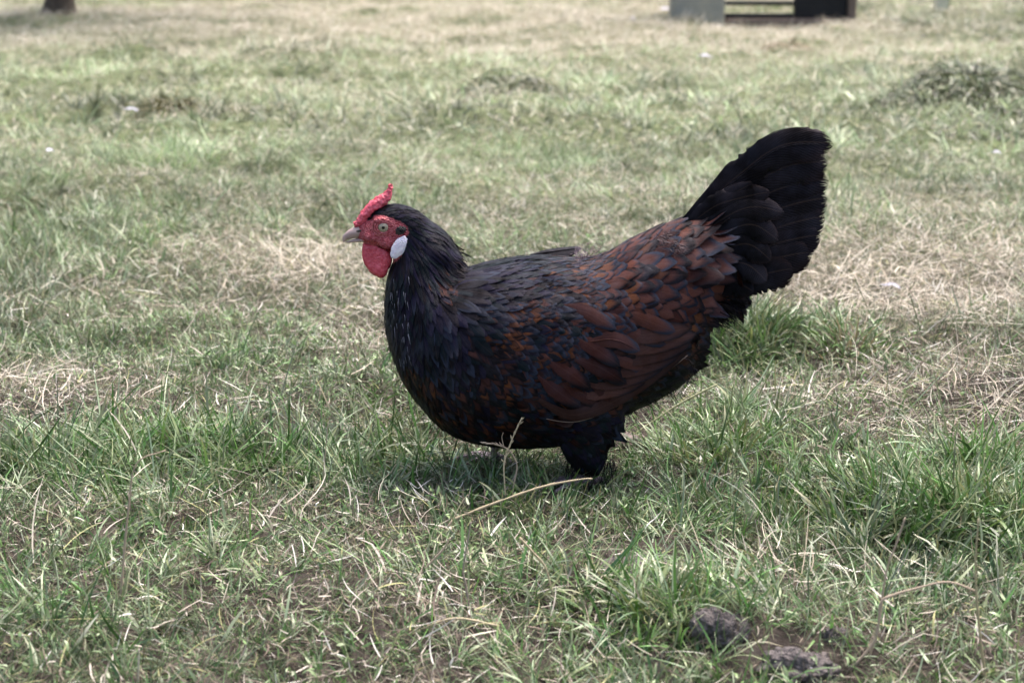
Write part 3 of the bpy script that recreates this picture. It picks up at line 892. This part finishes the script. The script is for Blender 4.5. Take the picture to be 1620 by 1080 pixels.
# ------------------------------------------------------------------ grass
def blades(n, x, y, z0, h, wd, head, lean, curl, col, K=5, twist=None, kink=None, tipc=None):
    """ribbons: h length, lean (0 upright .. 1 flat), curl extra bend along the blade"""
    s = np.linspace(0, 1, K+1)[None]
    ang0 = lean[:, None]*np.pi/2; ang = ang0 + curl[:, None]*s**1.0*np.pi/2
    if kink is not None: ang = ang + kink[:, None]*(s > .5)
    ds = h[:, None]/K
    am = ang[:, :-1]
    hx = np.concatenate([np.zeros((n, 1)), np.cumsum(np.sin(am)*ds, 1)], 1)
    hz = np.concatenate([np.zeros((n, 1)), np.cumsum(np.cos(am)*ds, 1)], 1)
    wob = (rng.random((n, 1))-.5)*.5
    hd = head[:, None] + wob*s*2
    dxc, dyc = np.cos(hd), np.sin(hd)
    X = x[:, None]+hx*dxc; Y = y[:, None]+hx*dyc
    Z = z0[:, None]+hz
    tw = (rng.random(n)*2-1)*1.2 if twist is None else twist
    sx = -np.sin(head+tw); sy = np.cos(head+tw); sz = (rng.random(n)-.5)*.8
    prof = np.sqrt(np.clip(1-s**2.2, 0.02, 1))*np.minimum(1, .6+s*2)
    hw = wd[:, None]*.5*prof
    a = np.stack([X-sx[:, None]*hw, Y-sy[:, None]*hw, Z-sz[:, None]*hw], -1)
    b = np.stack([X+sx[:, None]*hw, Y+sy[:, None]*hw, Z+sz[:, None]*hw], -1)
    v = np.stack([a, b], 2).reshape(-1, 3)
    base = (np.arange(n)*2*(K+1))[:, None]
    i = np.arange(K)[None]*2
    q = np.stack([base+i, base+i+1, base+i+3, base+i+2], -1).reshape(-1, 4)
    c = np.repeat(col[:, None], 2*(K+1), 1).copy()
    if tipc is not None:
        ww = np.repeat(s[0], 2)[None, :, None]**3*tipc[:, None, None]
        c = c*(1-ww) + np.array([.42, .34, .18])*ww
    c = np.concatenate([c.reshape(-1, 3), np.ones((n*2*(K+1), 1))], 1)
    return v, q, c
def pblob(x, y, blobs):
    """sum of soft blobs given at photo places (px,py, rx_m, ry_m, amount)"""
    r = np.zeros_like(x)
    for px, py, rx, ry, a in blobs:
        g = G(px, py); r = r + a*np.exp(-((x-g[0])/rx)**2-((y-g[1])/ry)**2)
    return r
LUSH = [(1180,560,.09,.12,1.0),(1140,700,.14,.12,.9),(1280,760,.14,.10,.6),(1350,860,.15,.10,1.0),(1540,830,.14,.12,1.0),(1590,960,.1,.08,.7),(1200,820,.12,.08,.6),
        (1040,960,.10,.06,.8),(880,840,.12,.07,.5),(880,740,.16,.08,.5),(640,740,.15,.1,.35),(330,730,.18,.12,.5),(80,740,.12,.1,.5),(60,480,.12,.15,.3),(240,860,.1,.06,.3),(1330,540,.08,.1,.4),
        (730,180,.1,.1,.8),(720,205,.12,.2,.6),(150,350,.3,.3,.3),(1040,1050,.1,.05,.6),(200,960,.35,.14,.15),(560,900,.3,.1,.05),(480,1030,.2,.05,.2),(1000,240,.5,.4,.25)]
DRY = [(490,420,.13,.22,1.7),(560,520,.07,.1,1.5),(330,400,.18,.2,.8),(1300,480,.2,.25,1.1),(1400,640,.18,.12,1.4),(1560,700,.14,.12,1.2),(1500,470,.3,.3,1.2),(1180,930,.12,.05,.45),(1230,970,.12,.05,.4),
       (480,850,.18,.08,.4),(280,960,.2,.07,.25),(650,990,.2,.06,.5),(120,660,.12,.1,1.0),(60,620,.1,.1,.6),(650,560,.1,.15,.6),(180,820,.14,.06,.4),(430,680,.1,.08,.2),(1030,640,.07,.12,.8),(1500,380,.5,.5,.6),(600,40,2.5,2.0,1.9),(1200,80,1.2,1.,.5)]
BARE = [(1030,905,.07,.03,1.3),(470,690,.05,.035,.9),(1090,880,.05,.02,.6),(990,690,.05,.08,1.0),(1145,1040,.04,.035,1.1),(1270,1068,.06,.035,1.2),(30,940,.05,.02,.6),(490,950,.06,.02,.5),(1250,540,.05,.06,.5),(1590,630,.05,.05,.8),(1400,570,.03,.04,.4)]
def area_points(n, y0, y1, margin):
    """even over the wedge of field in view, wider than the frame at each side"""
    hw = lambda y: .275*(y+CAM_D)*1.02 + margin
    y = rng.uniform(y0, y1, int(n*1.0)); wmax = hw(y1)
    keep = rng.random(len(y)) < hw(y)/wmax
    y = y[keep]; x = (rng.random(len(y))*2-1)*hw(y)
    return x, y
def under_hen(x, y):
    return np.exp(-((x-.0)/.17)**4-((y)/.085)**4)
def field(name, y0, y1, margin, dens_green, dens_straw, dens_thatch, scale):
    warea = (.275*(y1+CAM_D)*1.02+margin)*2*(y1-y0)
    wide = scale
    # green
    GA, SA = Acc(), Acc()
    n0 = int(dens_green*warea); x, y = area_points(n0, y0, y1, margin)
    lush = pblob(x, y, LUSH) + (fbm(x, y, .30*max(1, scale*.6), 21, 3)-.5)*1.3
    dry = pblob(x, y, DRY) + (fbm(x, y, .22*max(1, scale*.6), 31, 3)-.5)*1.3
    bare = pblob(x, y, BARE)
    pr = np.clip(.70+lush*.5-dry*.5-bare*1.1, .06, 1)
    k = rng.random(len(x)) < pr; x, y, lush, dry = x[k], y[k], lush[k], dry[k]
    # gather into tufts
    cx, cy = np.floor(x/.028/wide), np.floor(y/.028/wide)
    hsh = lambda a, b, s: np.modf(np.abs(np.sin(a*127.1+b*311.7+s*74.7)*43758.5453))[0]
    j1, j2, j3 = hsh(cx, cy, 1), hsh(cx, cy, 2), hsh(cx, cy, 3)
    tx, ty = (cx+j1)*.028*wide, (cy+j2)*.028*wide
    pull = np.where(j3 > .35, .62, .1)
    x = x*(1-pull)+tx*pull; y = y*(1-pull)+ty*pull
    n = len(x); L_ = np.clip(lush, 0, 1)
    h = (.013+.024*rng.random(n)**1.5+.036*L_*rng.random(n)+.026*(rng.random(n) < .08)) * (1+.25*(scale-1)) * (.75+.6*j1) * (.62+.75*sstep(.3, .7, fbm(x, y, .10*max(1, scale), 71, 2)))
    wd = (.0007+.0009*rng.random(n)+.0015*L_*rng.random(n)+.0016*(rng.random(n) < .10))*scale
    uh = under_hen(x, y); h = h*(1-.45*uh)
    head = j3*6.28*3 + rng.normal(0, .9, n)
    lean = np.clip(.32+.45*rng.random(n)+.12*rng.normal(0, 1, n)-.10*L_, .02, 1.0); curl = rng.uniform(-.2, 1.0, n)
    z = gz(x, y)-.002
    t = rng.random((n, 1)); u = np.clip(rng.normal(.5, .22, (n, 1))+(j2[:, None]-.5)*.5, 0, 1)
    g1, g2, g3, g4 = np.array([.028, .082, .016]), np.array([.10, .205, .052]), np.array([.215, .27, .165]), np.array([.27, .31, .17])
    col = g1*(1-u)+g2*u; gl = (t > .70); col = np.where(gl, g3*(.7+.5*u), col); yl = (t < .16); col = np.where(yl, g4*(.6+.5*u), col)
    col = col*np.exp(np.clip(rng.normal(-.03, .42, (n, 1)), -1.2, .6))
    fade = np.clip((y-.2)/3.5, 0, 1)[:, None]  # brighter light over the distant field, put into the blade colour
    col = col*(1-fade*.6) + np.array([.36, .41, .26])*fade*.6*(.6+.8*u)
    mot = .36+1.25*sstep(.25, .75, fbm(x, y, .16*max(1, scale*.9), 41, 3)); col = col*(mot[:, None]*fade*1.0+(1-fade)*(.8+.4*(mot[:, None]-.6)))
    tipc = (rng.random(n) < .35)*rng.random(n)*.9
    K = 5 if scale < 1.5 else 3
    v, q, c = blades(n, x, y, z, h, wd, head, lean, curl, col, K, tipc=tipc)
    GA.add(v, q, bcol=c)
    # small leaf flecks and sprigs among the blades
    if scale < 1.2:
        n1 = int(16000*warea); x, y = area_points(n1, y0, y1, margin)
        k = rng.random(len(x)) < np.clip(fbm(x, y, .12, 81, 3)*2.2-.75+pblob(x, y, [(450,660,.2,.1,.5),(250,560,.15,.1,.3)]), .05, 1)*(1-pblob(x, y, BARE)*.6).clip(0, 1)
        x, y = x[k], y[k]; n = len(x); u = rng.random((n, 1))
        col = (np.array([.10, .19, .05])*(1-u)+np.array([.26, .33, .16])*u)*np.exp(rng.normal(0, .25, (n, 1)))
        v, q, c = blades(n, x, y, gz(x, y)+rng.random(n)*.026*(1-.6*under_hen(x, y)), .003+.007*rng.random(n), .0013+.0022*rng.random(n), rng.uniform(0, 6.283, n), rng.uniform(.1, 1, n), rng.uniform(-.3, .8, n), col, 3)
        GA.add(v, q, bcol=c)
    # straw lying about
    n0 = int(dens_straw*warea); x, y = area_points(n0, y0, y1, margin)
    dry = pblob(x, y, DRY) + (fbm(x, y, .22*max(1, scale*.6), 31, 3)-.5)*1.3; lush = pblob(x, y, LUSH); bare = pblob(x, y, BARE)
    pr = np.clip(.36+dry*.55-lush*.35-bare*.3, .06, 1)
    k = rng.random(len(x)) < pr; x, y, dry = x[k], y[k], dry[k]; n = len(x)
    ln = (.008+.030*rng.random(n)**2.2+.03*(rng.random(n) < .05))*(1+.2*(scale-1)); ln = ln*(1-.3*under_hen(x, y))
    wd = (.0006+.0008*rng.random(n)+.0008*(rng.random(n) < .12))*scale
    lean = np.clip(rng.normal(.85, .2, n), .1, 1.05); curl = rng.normal(0, .22, n)
    head = rng.uniform(0, 6.283, n)
    z = gz(x, y)+rng.random(n)*.017*(1+.3*(scale-1))
    u = rng.random((n, 1)); t = rng.random((n, 1))
    s1, s2, s3 = np.array([.25, .20, .155]), np.array([.56, .50, .43]), np.array([.14, .105, .085])
    col = s1*(1-u)+s2*u; col = np.where(t < .22, s3*(.6+u), col); col = np.where(t > .88, np.array([.74, .70, .64]), col); col = np.where((t > .6) & (t < .72), np.array([.34, .33, .15])*(.7+.5*u), col)
    fade = np.clip((y-.4)/3.5, 0, 1)[:, None]; col = col*(1-fade*.6)+np.array([.60, .56, .42])*fade*.6*(.7+.5*u)  # distant straw lightened: stronger light back there painted into its colour
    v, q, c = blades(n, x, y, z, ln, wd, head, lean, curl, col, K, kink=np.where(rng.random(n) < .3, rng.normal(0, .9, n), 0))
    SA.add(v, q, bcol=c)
    # long matted straw where the field is dry
    n0 = int(8000/scale**1.1*warea); x, y = area_points(n0, y0, y1, margin)
    dry = pblob(x, y, DRY)*.8 + (fbm(x, y, .3*max(1, scale*.6), 51, 3)-.5)*1.2; k = rng.random(len(x)) < np.clip(dry-.30, .012, 1); x, y = x[k], y[k]; n = len(x)
    ln = .028+.065*rng.random(n)**2; wd = (.0006+.0009*rng.random(n))*scale; u = rng.random((n, 1)); hd = fbm(x, y, .12*scale, 61, 2)*12+rng.normal(0, .7, n)
    col = np.array([.34, .28, .21])*(1-u)+np.array([.68, .62, .52])*u
    v, q, c = blades(n, x, y, gz(x, y)+.004+rng.random(n)*.028, ln*(1-.5*under_hen(x, y)), wd, hd, np.clip(rng.normal(.86, .18, n), .1, 1.1), rng.normal(.1, .3, n), col, K, kink=np.where(rng.random(n) < .4, rng.normal(0, .8, n), 0))
    SA.add(v, q, bcol=c)
    # thatch: short brown curled bits close to the soil
    n0 = int(dens_thatch*warea); x, y = area_points(n0, y0, y1, margin)
    bare = pblob(x, y, BARE); k = rng.random(len(x)) < np.clip(1-bare*.35, .45, 1); x, y = x[k], y[k]
    n = len(x); ln = .008+.022*rng.random(n); wd = (.0005+.0007*rng.random(n))*scale
    u = rng.random((n, 1)); t = rng.random((n, 1))
    col = np.array([.075, .062, .048])*(1-u)+np.array([.27, .215, .16])*u; col = np.where(t < .45, np.array([.085, .12, .055])*(.6+1.2*u), col)
    fade = np.clip((y-.4)/3.5, 0, 1)[:, None]; col = col*(1-fade*.5)+np.array([.36, .36, .24])*fade*.5*(.6+.8*u)  # thatch gets the same painted brightening with distance
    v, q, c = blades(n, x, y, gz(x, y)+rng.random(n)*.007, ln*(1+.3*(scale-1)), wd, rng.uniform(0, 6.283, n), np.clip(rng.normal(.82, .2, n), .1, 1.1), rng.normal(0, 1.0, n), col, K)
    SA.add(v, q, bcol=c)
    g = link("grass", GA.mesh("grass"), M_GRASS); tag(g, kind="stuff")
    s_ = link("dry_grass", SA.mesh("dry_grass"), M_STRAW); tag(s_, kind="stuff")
    print(name, len(g.data.polygons), len(s_.data.polygons))
    return g, s_
field("near", -.75, .75, .50, 62000, 22000, 42000, 1.0)
field("middle", .75, 2.6, 1.1, 30000, 20000, 16000, 1.2)
field("far", 2.6, 11.0, 2.4, 7000, 7000, 3500, 2.2)

# ------------------------------------------------------------------ single stalks
def stalk(pts, r0, r1, col, label, name="dry_stalk", group="dry grass stalks in front of the hen", nodes=(), mat_=None, branches=(), head=None, flat=1.0, keep=False):
    """pts: px,py,depth y (m)"""
    low = max(pts, key=lambda q: q[1])
    def fix(L_): return L_ if keep else [(a, b, G(low[0], low[1]+8)[1]) for a, b, d in L_]
    pts = fix(pts); branches = [(fix(b[0]), *b[1:]) for b in branches]
    A = Acc()
    c = np.array([P(a, b, d) for a, b, d in spline(pts, 26)])
    base = c[0].copy()
    r = np.linspace(r0, r1, 26)*(1+.12*rng.normal(0, 1, 26))
    for k in nodes: r[int(k*25)] *= 1.5
    cc = np.tile(np.array(col), (1, 1))
    loft(A, c-base, r, r*flat, n=7, bcol=np.array([*col, 1.]))
    for br in branches:
        b = np.array([P(a, q, d) for a, q, d in spline(br[0], 14)])
        rr = np.linspace(br[1], br[2], 14)
        loft(A, b-base, rr, rr, n=6, bcol=np.array([*br[3], 1.]))
    if head:      # seed head: small overlapping husks towards the end
        s0, nsd, ln = head
        for k in range(nsd):
            s = s0+(1-s0)*k/nsd; p = c[min(25, int(s*25))]-base; t = norm(c[min(25, int(s*25)+1)]-c[int(s*25)-1])
            d = norm(t+rng.normal(0, .28, 3)); q = np.array([p, p+d*ln*.5, p+d*ln])
            loft(A, q, np.array([.0003, .0007, .0001]), np.array([.0003, .0007, .0001]), n=5, bcol=np.array([*(np.array(col)*rng.uniform(.7, 1.1)), 1.]))
    o = link(name, A.mesh(name), mat_ or M_STRAW); o.location = base
    tag(o, label, "stalk", group); return o
CR = (.50, .42, .28); PK = (.46, .36, .27); GN = (.26, .32, .12)
def yat(px, py, z): return G(px, py, z)[1]
stalk([(716,822,-.185),(740,812,-.18),(800,789,-.17),(860,769,-.155),(918,758,-.14),(937,757,-.136)], .0013, .0009, (.42, .35, .23), "longest pale bent straw sloping up to the hen's near foot", keep=True, nodes=(.3, .66),
      branches=[([(716,822,-.185),(700,850,-.19),(690,905,-.20)], .0011, .0009, PK), ([(716,822,-.185),(730,795,-.18),(740,782,-.18)], .0006, .0003, CR)])
stalk([(801,812,-.10),(798,762,-.10),(797,738,-.098),(800,722,-.096),(812,690,-.093),(826,660,-.09)], .0009, .0006, CR, "upright straw with a thick seed head crossing the hen's belly", keep=True, head=(.45, 22, .006))
stalk([(812,800,-.09),(812,770,-.09),(818,735,-.09),(805,712,-.09),(785,703,-.09),(762,700,-.09)], .0008, .0006, PK, "withered forked stem bending left below the hen's breast", keep=True, head=(.6, 12, .005),
      branches=[([(797,706,-.09),(794,692,-.09),(796,684,-.09)], .0004, .0002, PK)])
stalk([(1445,800,-.16),(1447,760,-.16),(1452,715,-.16),(1460,682,-.16)], .0009, .0005, CR, "pale upright straw rising from the grass at the right, below the brown thatch")
stalk([(1372,1050,-.36),(1390,985,-.36),(1402,905,-.36),(1418,860,-.36),(1432,818,-.36)], .0010, .0006, PK, "thin leaning straw in the lush grass at the lower right corner")
stalk([(1345,1060,-.40),(1385,1010,-.40),(1393,955,-.40),(1410,942,-.40),(1450,930,-.40),(1500,920,-.40),(1545,935,-.40)], .0011, .0008, PK, "kinked brown straw lying over the lower right grass", nodes=(.5,))
stalk([(1560,1080,-.42),(1549,990,-.42),(1543,900,-.42),(1548,820,-.42)], .0012, .0006, (.42,.36,.22), "tall blurred brownish straw standing near the right edge")
stalk([(612,665+100,-.1),(618,748,-.1),(627,733,-.1)], .0008, .0006, CR, "short pale straw standing in the grass left of the hen's breast")
stalk([(190,955,-.3),(196,880,-.3),(204,800,-.3),(216,733,-.3),(262,712,-.3)], .0010, .0005, PK, "tall bent pinkish straw in the lower left grass")
stalk([(822,850,-.2),(845,875,-.2),(862,895,-.2),(871,925,-.2),(880,960,-.2)], .0010, .0007, CR, "short curved straw below the hen, among trampled stems")
stalk([(868,925,-.24),(920,905,-.24),(950,880,-.24),(981,843,-.24)], .0007, .0005, PK, "slim straw slanting up to the right below the hen's foot")
stalk([(744,975,-.27),(738,930,-.27),(733,900,-.27),(741,850,-.27),(745,825,-.27)], .0009, .0006, (.36,.30,.24), "wavy greyish stem standing below the long bent straw")
stalk([(640,1010,-.33),(690,985,-.33),(730,978,-.33),(790,990,-.33)], .0012, .0010, CR, "pale straw arching flat over the ground at the bottom middle")
stalk([(1000,690,.10),(1060,648,.11),(1110,620,.12),(1135,608,.13)], .0014, .0010, (.42,.42,.25), "pale green stem leaning behind the hen towards the right")
stalk([(592,440,.14),(540,462,.14),(515,490,.14),(505,500,.14)], .0008, .0005, CR, "pale straw leaning in the dry patch just left of the wattle")
stalk([(432,365,.35),(436,384,.35),(460,400,.35),(487,428,.35)], .0013, .0009, (.6,.53,.38), "bright hooked straw in the dry patch left of the hen's beak")
stalk([(510,770,-.05),(516,700,-.05),(519,668,-.05)], .0007, .0005, PK, "thin pinkish straw left of the hen, above the green grass")
stalk([(1310,925,-.3),(1295,890,-.3),(1298,860,-.3)], .0007, .0005, CR, "short upright straw in the right hand tussock")
stalk([(218,1085,-.48),(219,1060,-.48),(220,1025,-.48)], .0009, .0006, (.62,.56,.45), "white stub of straw at the bottom left edge")
stalk([(655,990-60,-.3),(672,900,-.3),(700,870,-.3),(712,850,-.3)], .0010, .0008, PK, "brown stem leaning right at the bottom middle, left of the wavy one")

# ------------------------------------------------------------------ tussocks that stand out
def tussock(px, py, n, rad, h, cols, label, wd=.004, name="grass_tussock", group="grass tussocks in the field", K=5, lay=0.):
    g = G(px, py); zc = float(gz(g[0], g[1]))
    a = rng.uniform(0, 6.283, n); rr = rad*np.sqrt(rng.random(n))
    x, y = g[0]+np.cos(a)*rr, g[1]+np.sin(a)*rr*.8
    cols = np.array(cols); ci = rng.integers(0, len(cols), n); col = cols[ci]*rng.uniform(.6, 1.3, (n, 1))
    hh = h*rng.uniform(.5, 1.1, n)*(1.15-rr/rad*.5)
    v, q, c = blades(n, x, y, gz(x, y)-.002, hh, np.full(n, wd)*rng.uniform(.5, 1.2, n), a+rng.normal(0, .7, n), np.clip(rr/rad*.55+lay+rng.normal(.1, .12, n), 0, 1.0), rng.uniform(.2, .9, n)+lay*.8, col, K,
                     tipc=(rng.random(n) < .4)*rng.random(n)*.7)
    A = Acc(); A.add(v-np.array([g[0], g[1], zc]), q, bcol=c)
    o = link(name, A.mesh(name), M_GRASS); o.location = (g[0], g[1], zc)
    tag(o, label, "tussock", group)
GREENS = [(.055, .12, .022), (.10, .19, .045), (.12, .19, .09), (.18, .21, .08)]
DGR = [(.035, .05, .02), (.06, .085, .035), (.14, .165, .085)]
tussock(1175, 560, 520, .085, .075, GREENS, "bright green tussock directly behind the hen's rump", .0030)
tussock(1345, 575, 260, .06, .06, GREENS[:2]+[(.2, .16, .09)], "dark green tussock with straw across it, right of the hen's tail", .0026)
tussock(1530, 178, 5200, .38, .075, DGR, "large dark tussock at the upper right edge of the field", .006, K=4, lay=.45)
tussock(1600, 205, 2400, .28, .07, DGR, "low dark tussock cut off by the right edge", .006, K=4, lay=.45)
tussock(795, 158, 1500, .16, .08, DGR+[(.3, .3, .2)], "grey green tussock in the middle distance above the hen's back", .006, K=4, lay=.45)
tussock(728, 215, 160, .06, .08, GREENS, "small vivid green tuft above and behind the hen's neck", .006, K=4, lay=.45)
tussock(275, 190, 900, .10, .06, [(.11, .11, .035), (.15, .14, .05)], "small brownish green tussock in the upper left", .006, K=4, lay=.45)
tussock(1245, 78, 700, .10, .06, [(.17, .11, .035), (.22, .15, .06)], "rust brown tuft in front of the timber frame", .006, K=4, lay=.45)
tussock(1385, 830, 420, .10, .058, GREENS, "lush green tussock at the lower right, right of the bare soil", .0030)
tussock(1570, 850, 460, .10, .066, GREENS+[(.15, .22, .14)], "long bladed green tussock near the right edge", .0036)
tussock(1130, 730, 360, .09, .06, GREENS, "soft green tussock just right of the hen's legs", .0028)
tussock(1500, 46, 3500, .9, .10, DGR, "broad dark clump of grass beside the pale post", .009, K=4, lay=.45)
tussock(875, 790, 300, .11, .045, GREENS, "low green clump in front of the hen's near foot", .0028)
tussock(300, 735, 260, .09, .055, GREENS, "narrow bladed green clump left of the hen", .0022)
tussock(1030, 985, 300, .07, .06, GREENS, "green clump beside the bare soil at the bottom", .0032)
tussock(770, 752, 300, .085, .042, GREENS, "short green clump hiding the hen's far foot", .0026)
tussock(50, 760, 240, .09, .055, GREENS, "green clump at the left edge", .0026)

# ------------------------------------------------------------------ clods, stones, fallen feathers
def clod(px, py, rx, ry, rz, label, m=M_CLOD, name="soil_clod", group="soil clods and stones in the grass", cat="soil clod", seed=0, sink=.3):
    from mathutils import noise as mn
    g = G(px, py); z = float(gz(g[0], g[1]))
    bm = bmesh.new(); bmesh.ops.create_icosphere(bm, subdivisions=5, radius=1)
    for v in bm.verts:
        p = v.co.copy(); o = Vector((seed*3.1, seed, seed*1.7))
        f = 1+.35*mn.noise(p*1.3+o)+.18*mn.noise(p*3.4+o)+.13*mn.noise(p*8+o)+.09*mn.noise(p*18+o)
        v.co = Vector((p.x*rx*f, p.y*ry*f, max(p.z, -.4)*rz*f))
    me = bpy.data.meshes.new(name); bm.to_mesh(me); bm.free()
    for p in me.polygons: p.use_smooth = True
    o = link(name, me, m); o.location = (g[0], g[1], z-rz*.04); tag(o, label, cat, group)
clod(1138, 1032, .021, .020, .020, "dark crumbly soil clod at the bottom, left of the larger one", seed=1)
clod(1262, 1070, .031, .024, .018, "largest dark soil clod at the bottom edge", seed=2)
clod(1318, 1036, .009, .010, .011, "small bluish grey clod right of the largest one", seed=3)
clod(992, 712, .020, .020, .017, "pinkish grey lump of earth behind the hen's leg", M_STONE, seed=4)
clod(1025, 908, .060, .030, .006, "flat patch of bare pale soil among the trampled grass", seed=5, cat="bare soil")
clod(100, 712, .018, .014, .010, "small bluish stone in the grass at the left", M_STONE, "stone", cat="stone", seed=6)

def fallen(px, py, s, rot, label):
    g = G(px, py); z = float(gz(g[0], g[1]))+.022
    A = Acc(); n = 12; t = np.linspace(0, 1, n)
    c = np.stack([(t-.5)*s, .12*s*np.sin(t*3), .16*s*np.sin(t*np.pi)], 1)
    wv = s*.20*np.sqrt(np.clip(1-np.abs(2*t-1.05)**2.4, .02, 1))
    uu = np.linspace(-1, 1, 7)
    v = c[:, None]+np.stack([0*uu, uu, -.35*uu**2], 1)[None]*wv[:, None, None]*(1-.15*rng.random((n, 7)))[..., None]
    A.add(v.reshape(-1, 3), grid_quads(7, n)); loft(A, np.vstack([c[0]-[.25*s, 0, 0], c]), .0012, .0008, n=5)
    o = link("fallen_feather", A.mesh("fallen_feather"), M_WHITEF); o.location = (g[0], g[1], z); o.rotation_euler = (.3, .2, rot)
    tag(o, label, "feather", "fallen white feathers in the grass")
fallen(1117, 97, .050, .3, "white feather lying alone in the field below the grey post")
fallen(210, 192, .036, .2, "pale feather beside the brownish tussock at the upper left")
fallen(82, 272, .030, 1.3, "small pale feather near the left edge")
fallen(1055, 34, .080, .6, "white feather at the foot of the grey post, left side")
fallen(1003, 40, .060, 1.4, "white feather farther left of the grey post")
fallen(1178, 30, .060, .9, "pale feather in front of the dark rails")
fallen(1410, 486, .024, .1, "small pale feather in the straw right of the hen's tail")
fallen(1578, 242, .026, .5, "tiny pale feather at the right edge")

# ------------------------------------------------------------------ timber frame, posts, tree
M_GREYW = m_simple("grey_weathered_wood", (.38, .35, .27), .9, .15, (.26, .26, .23), 9, .5, 30, .01)
M_DARKW = m_simple("black_tarred_wood", (.008, .008, .009), .7, .3, (.016, .015, .015), 8, .5, 40, .006)
M_BROWNW = m_simple("reddish_timber", (.20, .15, .125), .9, .15, (.13, .10, .08), 14, .6, 40, .01)
M_PALEW = m_simple("pale_post_wood", (.62, .61, .48), .9, .15, (.48, .47, .36), 14, .5, 40, .01)
M_BARK = m_simple("bark", (.055, .042, .034), .95, .15, (.11, .09, .07), 22, 1.0, 45, .03)
def boxes(name, lst, m, parent, bev=.008):
    bm = bmesh.new()
    for (x0, x1, y0, y1, z0, z1) in lst:
        r = bmesh.ops.create_cube(bm, size=1)
        for v in r['verts']:
            v.co = Vector((x0+(v.co.x+.5)*(x1-x0), y0+(v.co.y+.5)*(y1-y0), z0+(v.co.z+.5)*(z1-z0)))
    bmesh.ops.bevel(bm, geom=bm.edges[:], offset=bev, segments=2, affect='EDGES', profile=.5)
    me = bpy.data.meshes.new(name); bm.to_mesh(me); bm.free()
    return link(name, me, m, parent)
def timber():
    g = G(1200, 38); zb = 0.0
    y = g[1]; s = (y+CAM_D)/FPX*1.0
    X = lambda px: (px-810)*(y+CAM_D+.0)*.994/FPX
    zat = lambda py, yy: P(810, py, yy)[2]
    e = empty("timber_frame", (X(1245), y, 0))
    ox, oy = X(1245), y
    def B(nm, x0, x1, yy0, yy1, z0, z1, m): return boxes(nm, [(x0-ox, x1-ox, yy0-oy, yy1-oy, z0, z1)], m, e)
    zs = zat(30, y); 
    B("sill", X(1146), X(1352), y, y+.16, -.08, zs, M_BROWNW)
    B("panel", X(1256), X(1338), y+.03, y+.10, zs, 1.15, M_DARKW)
    B("side_post", X(1339), X(1352), y+.01, y+.14, zs, 1.2, M_BROWNW)
    B("rail", X(1146), X(1255.5), y+.04, y+.09, zat(29, y+.05), zat(22, y+.05), M_DARKW)
    B("rail", X(1146), X(1255.5), y+.04, y+.09, zat(9, y+.05), zat(2, y+.05), M_DARKW)
    B("rail", X(1146), X(1255.5), y+.04, y+.09, .42, .47, M_DARKW)
    B("rail", X(1146), X(1255.5), y+.04, y+.09, 1.08, 1.15, M_DARKW)
    tag(e, "low timber pen side with a black panel, dark rails and reddish brown sill", "pen")
    p = boxes("wooden_post", [(X(1061)-X(1102), X(1144)-X(1102), 0, .22, -.1, 1.45)], M_GREYW, None, .02)
    p.location = (X(1102), y-.02, 0)
    tag(p, "broad grey weathered post at the left of the dark rails", "post")
    g2 = G(1488, 34); q = boxes("fence_post", [(-.032, .032, -.025, .025, -.1, 1.3)], M_PALEW, None, .006); q.location = (g2[0], g2[1], 0)
    tag(q, "slim pale fence post at the top right of the field", "post")
timber()
def tree():
    g = G(95, 37); root = empty("tree", (g[0], g[1], 0))
    A = Acc()
    zs = np.array([-.06, 0, .03, .07, .12, .2, .4, .8, 1.3, 1.8, 2.4]); r = np.array([.125, .105, .088, .074, .067, .063, .060, .055, .05, .042, .03])
    n = 28; vs = []
    for z, rr in zip(zs, r):
        for a in np.linspace(0, 2*np.pi, n, endpoint=False):
            fl = 1+ (.35*max(0, math.cos(a-3.4))**3+.18*max(0, math.cos(a*3+1)))*max(0, 1-z/.14)
            q = rr*fl*(1+.05*math.sin(a*5+z*4))
            vs.append([math.cos(a)*q+.03*z, math.sin(a)*q, z])
    A.add(vs, grid_quads(n, len(zs), True))
    top = np.array([.07, 0, 2.3])
    tips = []
    for k in range(9):
        a = k*2.4; st = np.array([.03*(1.3+k*.11), 0, 1.3+k*.11]); en = st+np.array([math.cos(a)*.9, math.sin(a)*.9, .7+.1*(k % 3)])
        c = spline([st, st+(en-st)*.5+np.array([0, 0, .08]), en], 9); loft(A, c, np.linspace(.028, .007, 9), np.linspace(.028, .007, 9), n=8); tips += [c[5], c[8]]
    link("trunk", A.mesh("trunk"), M_BARK, root)
    m = 5200; cen = np.array(tips)[rng.integers(0, len(tips), m)]; p = cen+rng.normal(0, .24, (m, 3))
    d = norm(rng.normal(0, 1, (m, 3))); e2 = norm(np.cross(d, rng.normal(0, 1, (m, 3)))); s = rng.uniform(.03, .06, (m, 1))
    v = np.stack([p-d*s, p+e2*s*.45, p+d*s, p-e2*s*.45], 1).reshape(-1, 3)
    A2 = Acc(); A2.add(v, np.arange(m*4).reshape(-1, 4), bcol=np.repeat(np.concatenate([np.array([.06, .10, .03])*rng.uniform(.6, 1.5, (m, 1)), np.ones((m, 1))], 1), 4, 0))
    link("crown", A2.mesh("crown", False), M_GRASS, root)
    tag(root, "small brown tree with a flared root at the top left of the field", "tree")
tree()
